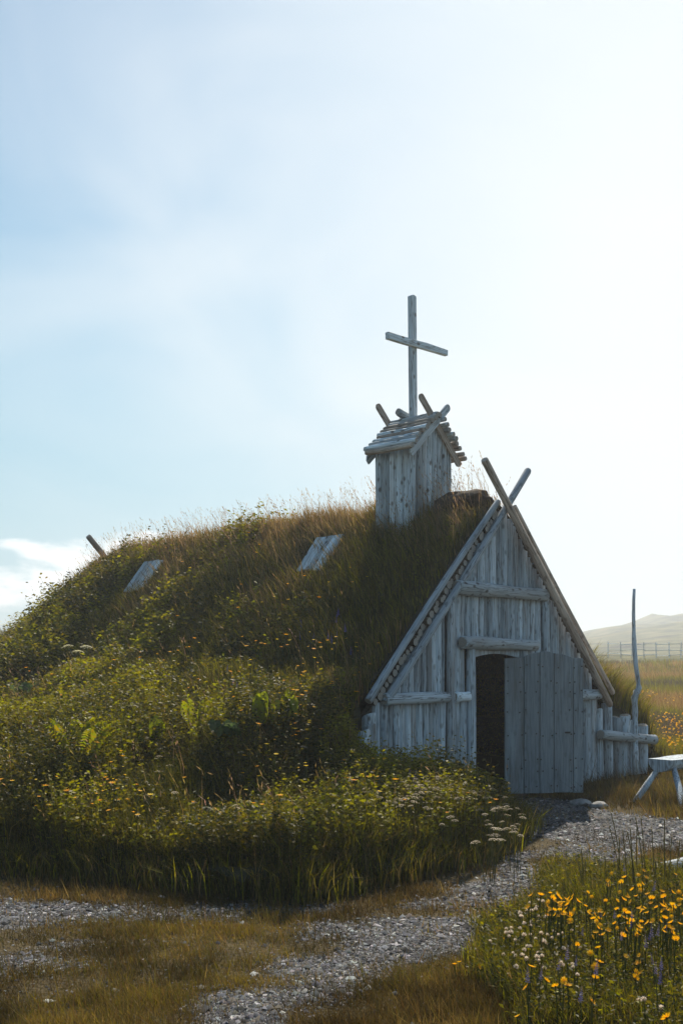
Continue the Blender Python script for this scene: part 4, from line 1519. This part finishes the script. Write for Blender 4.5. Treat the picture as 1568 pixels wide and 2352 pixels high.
z8p = lambda a, b: (1033.5 + .3409 * a, 1779.9 + .3409 * b)
ORANGE = [(1045, 715), (1048, 745), (1085, 720), (1075, 668), (725, 803), (700, 840), (715, 830), (670, 825), (680, 865), (735, 870), (760, 860), (790, 868), (815, 835), (865, 848), (915, 795), (940, 818), (750, 903), (832, 908), (650, 905), (632, 888), (547, 888), (545, 818), (600, 815), (355, 907), (690, 935), (735, 940), (770, 935), (812, 955), (918, 888), (1030, 917), (1060, 942), (985, 970), (1020, 1010), (985, 1038), (950, 1062), (1050, 1045), (1045, 1080), (1110, 1028), (1140, 905), (1140, 960), (1195, 920), (1245, 950), (1265, 915), (1300, 900), (1325, 860), (1355, 828), (1300, 730), (1400, 782), (1460, 820), (1515, 790), (1535, 840), (1525, 880), (1430, 880), (1455, 915), (1380, 888), (1275, 985), (1310, 990), (1340, 988), (1270, 1018), (1200, 985), (1235, 1065), (1160, 1037), (1180, 1090), (1420, 960), (1470, 955), (1515, 995), (1475, 1025), (350, 1110), (385, 1155), (840, 1145), (990, 1172), (960, 1200), (530, 1288), (1015, 1258), (980, 1300), (960, 1365), (1180, 1217), (1250, 1215), (1250, 1325), (1260, 1368), (1285, 1335), (640, 1390), (725, 1420), (755, 1390), (800, 1415), (535, 1432), (945, 1517), (445, 1632), (1470, 1630), (1560, 1505), (195, 1297), (65, 1262), (35, 1278), (790, 985), (1385, 985), (1255, 1270), (1500, 1100), (1545, 1000), (1550, 845)]
CLOVER = [(535, 862), (575, 885), (515, 910), (537, 915), (570, 900), (635, 850), (600, 845), (462, 930), (483, 955), (465, 950), (590, 955), (632, 955), (655, 990), (680, 985), (510, 1000), (560, 990), (553, 1015), (600, 1030), (480, 1030), (383, 1035), (408, 1028), (362, 1060), (400, 1055), (402, 1083), (423, 1110), (490, 1075), (540, 1055), (550, 1075), (685, 1050), (610, 1062), (660, 1080), (690, 1095), (715, 1075), (740, 1065), (580, 1105), (615, 1115), (640, 1125), (655, 1135), (830, 1050), (770, 1165), (875, 1160), (800, 1195), (510, 1150), (540, 1150), (490, 1180), (415, 1195), (440, 1220), (470, 1215), (367, 1208), (580, 1195), (605, 1215), (570, 1225), (610, 1250), (600, 1280), (645, 1303), (735, 1260), (765, 1280), (815, 1295), (825, 1280), (455, 1295), (505, 1235), (280, 1118), (855, 1340), (1075, 1125), (1280, 1520), (1310, 1505), (1415, 1565), (1440, 1570)]
SPIKES = [(1110, 565), (1185, 630), (1215, 940), (1222, 1020), (1105, 940), (1348, 1070), (1340, 1090), (1410, 1060), (1440, 1030), (1385, 760), (830, 1260), (800, 1220), (948, 1325), (1375, 1260), (1405, 1290), (1435, 1280), (745, 1300), (590, 1355), (530, 1375), (890, 1515), (1165, 1100), (1305, 1140), (1000, 940), (900, 1060), (1400, 1330), (1430, 1390)]
STALKS = [(1080, 165, 1150), (1070, 265, 1140), (1140, 350, 1130), (1210, 270, 1230), (1190, 290, 1250), (1245, 200, 1300), (1283, 205, 1310), (1255, 260, 1250), (1355, 280, 1370), (1440, 210, 1440), (1435, 345, 1450), (1490, 330, 1470), (1545, 350, 1520), (880, 410, 900), (840, 450, 905), (905, 480, 910), (1040, 460, 1050), (1300, 460, 1320), (1380, 490, 1380), (770, 550, 860), (1215, 430, 1240), (1160, 300, 1190)]


def foreground_flowers():
    heads = [disc_flower('flower_head', .0185, 18, random.choice([(.88, .43, .012), (.88, .50, .02), (.85, .36, .01)]), (.88, .40, .012), random.uniform(.15, .7)) for _ in range(4)]
    big = [disc_flower('flower_head', .0225, 24, (.88, .45, .015), (.86, .38, .012), .3) for _ in range(2)]
    stems = {}

    def stem_for(h, **kw):
        k = round(h, 2)
        if (k, str(kw)) not in stems: stems[(k, str(kw))] = stem_mesh('stem', k, **kw)
        return stems[(k, str(kw))], k

    def plant(name, p, h, head, label, cat, group, tilt=.5, **kw):
        me, h = stem_for(h, **kw)
        sz = random.uniform(.7, 1.2)
        e = tag(empty(name, (p.x, p.y, p.z - h), random.uniform(0, 6.28)), label, cat, group)
        link('stem', me, e)
        o = link('flower_head', head, e)
        o.location = (kw.get('lean', .06) * h, 0, h); o.scale = (sz, sz, sz)
        o.rotation_euler = (random.uniform(-tilt, tilt), random.uniform(-tilt, tilt), random.uniform(0, 6.28))
    def orange_label(a, b):
        if (a, b) == (195, 1297): return 'lone orange flower in worn grass, rightmost of the three outside the patch'
        if (a, b) == (65, 1262): return 'orange flower in worn grass, upper one of the close pair left of the patch'
        if (a, b) == (35, 1278): return 'orange flower in worn grass, lower left one of the close pair left of the patch'
        if (a, b) == (355, 907): return 'orange flower alone by the gravel bend, above the cream clovers'
        if (a, b) == (350, 1110): return 'orange flower at the left rim of the clovers, upper of two'
        if (a, b) == (385, 1155): return 'orange flower at the left rim of the clovers, lower of two'
        if (a, b) == (530, 1288): return 'single orange flower below the clovers in dark grass'
        if (a, b) == (445, 1632): return 'single orange flower lowest at the bottom edge of the grass'
        if (a, b) == (945, 1517): return 'single half-closed orange flower low in the middle of the dark grass'
        if (a, b) == (535, 1432): return 'orange flower just left of the big orange cluster in dark grass'
        if (a, b) == (1470, 1630): return 'orange flower lowest at the bottom right corner'
        if (a, b) == (1560, 1505): return 'orange flower at the right border above the bottom corner'
        if 600 < a < 820 and b > 1380: return 'large ragged orange flower in the big cluster low in the dark grass'
        if b > 1200 and a > 900: return 'orange flower in the dark lower right part of the flower patch'
        if a < 640: return 'orange flower at the back of the patch behind the clovers'
        if a < 830: return 'orange flower in the dense drift, far side towards the path' if b < 870 else 'orange flower in the dense drift, near side beside the clovers'
        if b < 800: return 'orange flower among the tall grass stalks at the back'
        if a < 1130: return 'orange flower in the middle of the flower patch'
        return 'orange flower at the right border of the flower patch' if a > 1420 else ('orange flower among blue spikes, in the far rows' if b < 950 else 'orange flower among blue spikes, in the nearer rows')
    for a, b in ORANGE:
        vx, vy = z8p(a, b)
        h = random.uniform(.16, .26) if b > 1120 or a < 520 else random.uniform(.24, .36)
        if a < 400: h = random.uniform(.06, .10)
        p = at(vx, vy, h)
        plant('orange_flower', p, h, random.choice(big if b > 1240 and a > 500 else heads), orange_label(a, b), 'flower', 'orange flowers in the near flower patch', 1.0)
    for _ in range(75):
        a, b = random.choice([(random.uniform(640, 860), random.uniform(800, 960)), (random.uniform(930, 1568), random.uniform(830, 1090)), (random.uniform(930, 1568), random.uniform(850, 1060)), (random.uniform(1050, 1568), random.uniform(640, 860))])
        h = random.uniform(.20, .32)
        vx, vy = z8p(a, b)
        plant('orange_flower', at(vx, vy, h), h, random.choice(heads), orange_label(a, b), 'flower', 'orange flowers in the near flower patch', 1.1)
    ch = [ball_flower('flower_head', .0125, (.70, .62, .52), (.42, .30, .22)) for _ in range(4)]
    for a, b in CLOVER:
        vx, vy = z8p(a, b)
        h = random.uniform(.12, .20)
        plant('white_clover', at(vx, vy, h), h, random.choice(ch), ('cream clover in the far rows behind the rest' if b < 960 else 'cream clover at the edge beside the gravel' if a < 450 else 'cream clover in the thick of the clover drift' if b < 1140 else 'cream clover on the shaded near side of the drift') if a < 900 else 'pale clover in dark grass away from the drift', 'flower', 'cream clovers in the near flower patch', .3)
    sp = [spike_flower('flower_head', .07, .012, (.035, .03, .15)) for _ in range(3)]
    for a, b in SPIKES:
        vx, vy = z8p(a, b)
        h = random.uniform(.18, .30)
        plant('blue_spike_flower', at(vx, vy + 8, h), h, random.choice(sp), ('violet blue flower spike at the back beside the tall stalks' if b < 800 else 'violet blue flower spike in the deep shade near the bottom' if b > 1180 else 'violet blue flower spike in the middle among orange flowers'), 'flower', 'blue flower spikes in the near flower patch', .15)
    # tall grass stalks with narrow seed heads
    seed = spike_flower('seed_head', .10, .009, (.16, .12, .05))
    for a, top, base in STALKS:
        vb = z8p(base, 830 + random.uniform(-60, 110)); g = at(*vb)
        vt = z8p(a, top)
        zt = CAMZ - (vt[1] - HY) / F * g.y
        xt = (vt[0] - CX) / F * g.y
        h = zt - .09
        e = tag(empty('grass_stalk', (g.x, g.y, 0), 0), 'tall thin grass stalk at the left end of the stalk row' if a < 950 else 'tall thin grass stalk in the thick middle of the stalk row' if a < 1330 else 'tall thin grass stalk before the fallen log at the right', 'grass stalk', 'tall grass stalks in the near flower patch')
        lean = (xt - g.x) / max(h, .1)
        link('stem', stem_mesh('stem', h, .0038, lean, (.12, .11, .04)), e)
        o = link('seed_head', seed, e)
        o.location = (lean * h, 0, h); o.rotation_euler = (random.uniform(-.1, .1), math.atan(lean * 1.8), 0)


foreground_flowers()


def patch_foliage():
    """leaves and grass of the flower patch at the right"""
    poly = vpoly([(1130, 2120), (1190, 2095), (1290, 2045), (1330, 2020), (1420, 2020), (1500, 2030), (1650, 2035), (1700, 2400), (1270, 2400), (1200, 2330), (1150, 2230), (1140, 2160)])
    n0 = 420000
    Y = 1 / rng.uniform(1 / 9.2, 1 / 3.9, n0); X = rng.uniform(.08, .47, n0) * Y
    px = X + .35 * (fbm(X * 2, Y * 2, 400, 2) - .5) + rng.normal(0, .07, n0); py = Y + .6 * (fbm(X * 2, Y * 2, 410, 2) - .5) + rng.normal(0, .10, n0)
    ok = in_poly(px, py, poly)
    X, Y = X[ok], Y[ok]
    vx = CX + F * X / Y; vy = HY + F * CAMZ / Y
    k = rng.permutation(len(X))[:75000]
    X, Y, vx, vy = X[k], Y[k], vx[k], vy[k]
    n = len(X)
    tall = smooth(2170, 2060, vy) * smooth(1230, 1300, vx)
    col = pick(n, [GREEN, OLIVE, LIME, DEEP, STRAW], [.30, .26, .18, .18, .08])
    h = rng.uniform(.06, .17, n) * (1 + .7 * tall) * (.7 + .6 * fbm(X * 4, Y * 4, 420, 2))
    parts = [blades(np.stack([X, Y, np.zeros(n) - .01], 1), h, rng.uniform(.003, .008, n), WIND + rng.normal(0, 1.5, n), np.clip(rng.normal(.4, .25, n), 0, .9), col)]
    k = rng.permutation(n)[:6500]
    x, y, hh = X[k], Y[k], rng.uniform(.05, .17, 6500) * (1 + .5 * tall[k])
    for j in range(6):
        a = rng.uniform(0, 6.28, 6500); el = rng.uniform(0, .9, 6500)
        D = np.stack([np.cos(a) * np.cos(el), np.sin(a) * np.cos(el), np.sin(el)], 1)
        ln = rng.uniform(.014, .040, 6500)
        parts.append(rhombs(np.stack([x, y, hh * (j + 1) / 6], 1), D, ln, ln * .42, pick(6500, [GREEN, DEEP, OLIVE, LIME], [.35, .25, .25, .15]), .2))
    V, T, Cc = join(parts)
    o = link('flower_patch_grass', np_mesh('flower_patch_grass', V, T, Cc, LEAFY))
    tag(o, 'green grass and leaves filling the flower patch by the path', None, None, 'stuff')


patch_foliage()


def bank_point(vx, vy, it=26):
    """where the sight line of a pixel meets the bank or the turf"""
    Ys = np.linspace(6.0, 24, 900)
    x = (vx - CX) / F * Ys; z = CAMZ - (vy - HY) / F * Ys
    t, s = to_local(x, Ys)
    h = np.maximum(H_local(t, s), 0)
    hit = z < h + .12
    k = np.argmax(hit) if hit.any() else int(np.argmin(z - h))
    return Vector((x[k], Ys[k], float(h[k])))


def bank_flowers():
    heads = [disc_flower('orange_flower', rr_, 9, cc_, cc_) for rr_, cc_ in ((.025, (.88, .42, .012)), (.020, (.88, .50, .02)), (.022, (.86, .60, .03)), (.028, (.85, .36, .01)))]
    stem = stem_mesh('stem', .44, .003, .08)
    comb = []
    for hd in heads:
        comb.append(merge_meshes('orange_flower', [(hd, Matrix.Translation((.035, 0, .44))), (stem, Matrix.Identity(4))]))
    zones = [((0, 1600, 330, 1960), 75), ((330, 1540, 830, 1720), 80), ((560, 1640, 850, 1900), 70), ((120, 1420, 820, 1560), 20), ((330, 1260, 850, 1420), 16), ((200, 1850, 900, 1960), 14), ((860, 1820, 1150, 1950), 12)]
    zlab = {(0, 1600): 'small orange flower at the left end of the bank', (330, 1540): 'small orange flower in the sunlit middle of the bank',
            (560, 1640): 'small orange flower on the bank left of the log corner', (120, 1420): 'small orange flower on the dark slope under the hatches',
            (330, 1260): 'small orange flower high on the turf roof', (200, 1850): 'small orange flower low on the shaded foot of the bank',
            (860, 1820): 'small orange flower on the bank before the gable'}
    mass = []
    for (x0, y0, x1, y1), n in zones:
        c = 0
        apart = n * .42
        while c < n:
            vx, vy = random.uniform(x0, x1), random.uniform(y0, y1)
            if float(fbm(np.array([vx * .012]), np.array([vy * .016]), 500, 2)[0]) < .50 and random.random() < .9: continue
            p = bank_point(vx, vy)
            c += 1
            t, s = to_local(p.x, p.y)
            if s < .1 and t > -2.3 and s > -.15: continue
            sc_ = random.uniform(.55, 1.3)
            if c > apart:
                M = Matrix.Translation((p.x, p.y, p.z)) @ Matrix.Rotation(random.uniform(0, 6.28), 4, 'Z') @ Matrix.Rotation(random.uniform(-.25, .25), 4, 'X') @ Matrix.Diagonal((sc_, sc_, random.uniform(.85, 1.25), 1))
                mass.append((random.choice(comb), M))
                continue
            o = link('orange_flower', random.choice(comb))
            o.location = (p.x, p.y, p.z); o.scale = (sc_, sc_, random.uniform(.8, 1.35))
            o.rotation_euler = (random.uniform(-.25, .25), random.uniform(-.25, .25), random.uniform(0, 6.28))
            tag(o, zlab[(x0, y0)], 'flower', 'orange flowers scattered over the bank')
    o = link('orange_flowers', merge_meshes('orange_flowers', mass))
    tag(o, 'many more small orange flowers sprinkled through the bank grass', None, None, 'stuff')
    # cream umbels crowding the front of the bank below the gable wall
    um = [umbel_flower('flower_head', .030, (.52, .43, .31), 20) for _ in range(3)]
    comb = [merge_meshes('cream_umbel', [(u, Matrix.Translation((.03, 0, .36))), (stem_mesh('stem', .36, .0032, .08, (.10, .10, .035)), Matrix.Identity(4))]) for u in um]
    c = 0
    spots = []
    while len(spots) < 170:
        vx = random.gauss(960, 120); vy = 1770 + abs(random.gauss(0, 34)) + max(0, (vx - 1020)) * .22 - max(0, 880 - vx) * .35
        if 640 < vx < 1195: spots.append((vx, vy))
    for _ in range(22): spots.append((random.uniform(280, 700), random.uniform(1660, 1860)))
    for _ in range(26): spots.append((random.uniform(1110, 1195), random.uniform(1830, 1900)))
    for vx, vy in spots:
        Ys = np.linspace(6, 16, 600); x = (vx - CX) / F * Ys; z = CAMZ - (vy - HY) / F * Ys
        t, s = to_local(x, Ys)
        h = np.where(in_poly(t, s, BULGE), np.maximum(H_local(t, s), 0), 0) + .38
        ok = z < h + .10
        k = np.argmax(ok)
        t0, s0 = t[k], s[k]
        if not ok.any() or (s0 > -.12 and t0 > -2.5): continue
        o = link('cream_umbel', random.choice(comb))
        o.location = (x[k], Ys[k], h[k] - .32); sc_ = random.uniform(.7, 1.15); o.scale = (sc_, sc_, random.uniform(.85, 1.1))
        o.rotation_euler = (random.uniform(-.2, .2), random.uniform(-.2, .2), random.uniform(0, 6.28))
        tag(o, ('cream umbel flower on the upper rim at the path end of the bank' if vy < 1858 else 'cream umbel flower on the lower rim at the path end of the bank') if vx > 1100 else 'cream umbel flower on the open middle of the bank' if vx < 720 else ('cream umbel flower on the bank left of the short corner posts' if vx < 850 else 'cream umbel flower in the crowd under the log wall corner' if vx < 940 else 'cream umbel flower in the crowd under the left rail' if vx < 1025 else 'cream umbel flower in the crowd before the doorway'), 'flower', 'cream umbels on the bank')
    # a tall cow parsley, pale flat heads
    for vx, vy, n, lab in ((200, 1500, 5, 'tall hogweed with flat pale heads halfway up the left side of the bank'), (12, 1415, 3, 'hogweed at the far left end of the mound against the sky')):
        p = bank_point(vx, vy + 40)
        e = tag(empty('hogweed', p), lab, 'plant')
        for j in range(n):
            dx = (j - (n - 1) / 2) * .13
            top = Vector((dx, random.uniform(-.08, .08), .34 + random.uniform(-.05, .14)))
            tube('stem', [Vector((0, 0, 0)), Vector((dx * .3, 0, .15)), top], [.008, .007, .004], LEAFSOLID, e, 5)
            o = link('flower_head', umbel_flower('flower_head', .085, (.72, .68, .45), 40), e)
            o.location = top + Vector((0, 0, .02)); o.rotation_euler = (random.uniform(-.2, .2), random.uniform(-.2, .2), 0)
    # blue spikes here and there
    sp = merge_meshes('blue_spike_flower', [(spike_flower('flower_head', .10, .018, (.10, .09, .36)), Matrix.Translation((.02, 0, .26))), (stem_mesh('stem', .27, .003, .08), Matrix.Identity(4))])
    for (x0, y0, x1, y1, n) in ((680, 1440, 840, 1540, 12), (940, 1790, 1110, 1880, 12), (420, 1560, 640, 1690, 9)):
        for _ in range(n):
            p = bank_point(random.uniform(x0, x1), random.uniform(y0, y1))
            t, s = to_local(p.x, p.y)
            if s > -.15 and t > -2.4 and s < .1: continue
            o = link('blue_spike_flower', sp); o.location = p; o.rotation_euler = (random.uniform(-.2, .2), random.uniform(-.2, .2), random.uniform(0, 6))
            tag(o, 'violet blue flower spike in the grass of the bank', 'flower', 'blue flower spikes on the bank')


LEAFSOLID = mat_plain('green_stem', (.06, .075, .025), .7, .3, 12)


def big_leaf(name, L, W, col, wave=.12, lobes=0):
    V = []; T = []; Cc = []
    n = 8
    for i in range(n + 1):
        f = i / n
        w = W * math.sin(math.pi * min(1, f * .92 + .06)) ** .7
        if lobes: w *= .55 + .45 * abs(math.cos(lobes * math.pi * f))
        z = .35 * L * math.sin(f * 1.7) ; y = L * f * (1 - .15 * f)
        for q in (-1, 0, 1):
            V.append((q * w, y, z + (abs(q) * w * .35) + wave * W * math.sin(f * 14 + q) * abs(q)))
            Cc.append(tuple(c * random.uniform(.9, 1.1) for c in col))
    for i in range(n):
        for k in range(2):
            a = i * 3 + k
            T += [(a, a + 1, a + 4), (a, a + 4, a + 3)]
    return col_mesh(name, V, T, Cc, LEAFY)


def frond_mesh(name, L, W, col):
    V = []; T = []; Cc = []
    n = 13
    for i in range(n):
        f = (i + .6) / n
        y, z = L * f * (1 - .12 * f), .45 * L * math.sin(f * 1.9)
        ln = W * math.sin(math.pi * min(1, .18 + f * .82)) ** .8
        for q in (-1, 1):
            k = len(V); bw = L / n * .52
            c = tuple(x * random.uniform(.8, 1.15) for x in col)
            V += [(0, y - bw * .5, z), (q * ln * .5, y - bw * .35 + ln * .12, z + .02 * q), (q * ln, y + ln * .35, z - ln * .25), (q * ln * .45, y + bw * .7 + ln * .12, z + .01)]
            T += [(k, k + 1, k + 2), (k, k + 2, k + 3)]; Cc += [c] * 4
    return col_mesh(name, V, T, Cc, LEAFY)


def bank_plants():
    # broad upright dock leaves catching the sun
    for vx, vy, n, lab in ((605, 1668, 9, 'dock plant with upright yellow-green leaves in the middle of the bank'), (665, 1655, 8, 'dock plant just right of the middle of the bank, sunlit leaves'),
                           (455, 1665, 5, 'small dock plant with two broad leaves left of the middle of the bank'), (340, 1715, 4, 'small dock plant above the dark hollow in the bank')):
        p = bank_point(vx, vy + 40)
        e = tag(empty('dock_plant', p), lab, 'plant')
        for j in range(n):
            L = random.uniform(.20, .34)
            o = link('leaf', big_leaf('leaf', L, L * .17, (.24, .26, .025)), e)
            o.rotation_euler = (random.uniform(.7, 1.2), random.uniform(-.3, .3), j * 2.4 + random.uniform(-.3, .3))
            o.location = (random.uniform(-.10, .10), random.uniform(-.06, .06), .30)
    for vx, vy, n, lab in ((185, 1745, 12, 'bright yellow-green fern arching over a dark hollow at the left of the bank'), (520, 1705, 10, 'low blue-green herb with rounded leaves in the bank'),
                           (55, 1585, 7, 'dark herb with lobed leaves at the left edge of the bank')):
        p = bank_point(vx, vy + 45)
        e = tag(empty('fern' if 'fern' in lab else 'herb', p), lab, 'plant')
        fern = 'fern' in lab
        for j in range(n):
            L = random.uniform(.30, .42) if fern else random.uniform(.10, .18)
            c = (.28, .27, .02) if fern else (.06, .085, .035)
            o = link('frond' if fern else 'leaf', frond_mesh('frond', L, L * .22, c) if fern else big_leaf('leaf', L, L * .38, c, .2), e)
            o.rotation_euler = (random.uniform(.25, .7), random.uniform(-.4, .4), j * 2.4)
            o.location = (random.uniform(-.14, .14), random.uniform(-.1, .1), .34)


bank_flowers()
bank_plants()

# ------------------------------------------------------------------ sea haze
def build_haze():
    m, N, L = new_mat('sea_haze')
    out = N('ShaderNodeOutputMaterial'); v = N('ShaderNodeVolumePrincipled')
    v.inputs['Color'].default_value = (.76, .82, .88, 1)
    v.inputs['Density'].default_value = 0.0018
    v.inputs['Anisotropy'].default_value = 0.35
    L(v.outputs[0], out.inputs['Volume'])
    bm = bmesh.new(); bmesh.ops.create_cube(bm, size=1)
    bmesh.ops.scale(bm, vec=(1700, 1700, 33), verts=bm.verts)
    bmesh.ops.translate(bm, vec=(0, 0, 15.0), verts=bm.verts)
    me = bpy.data.meshes.new('haze'); bm.to_mesh(me); bm.free()
    o = link('haze', me, None, [m])
    tag(o, 'pale sea haze lying over the fields and hills', None, None, 'stuff')


build_haze()
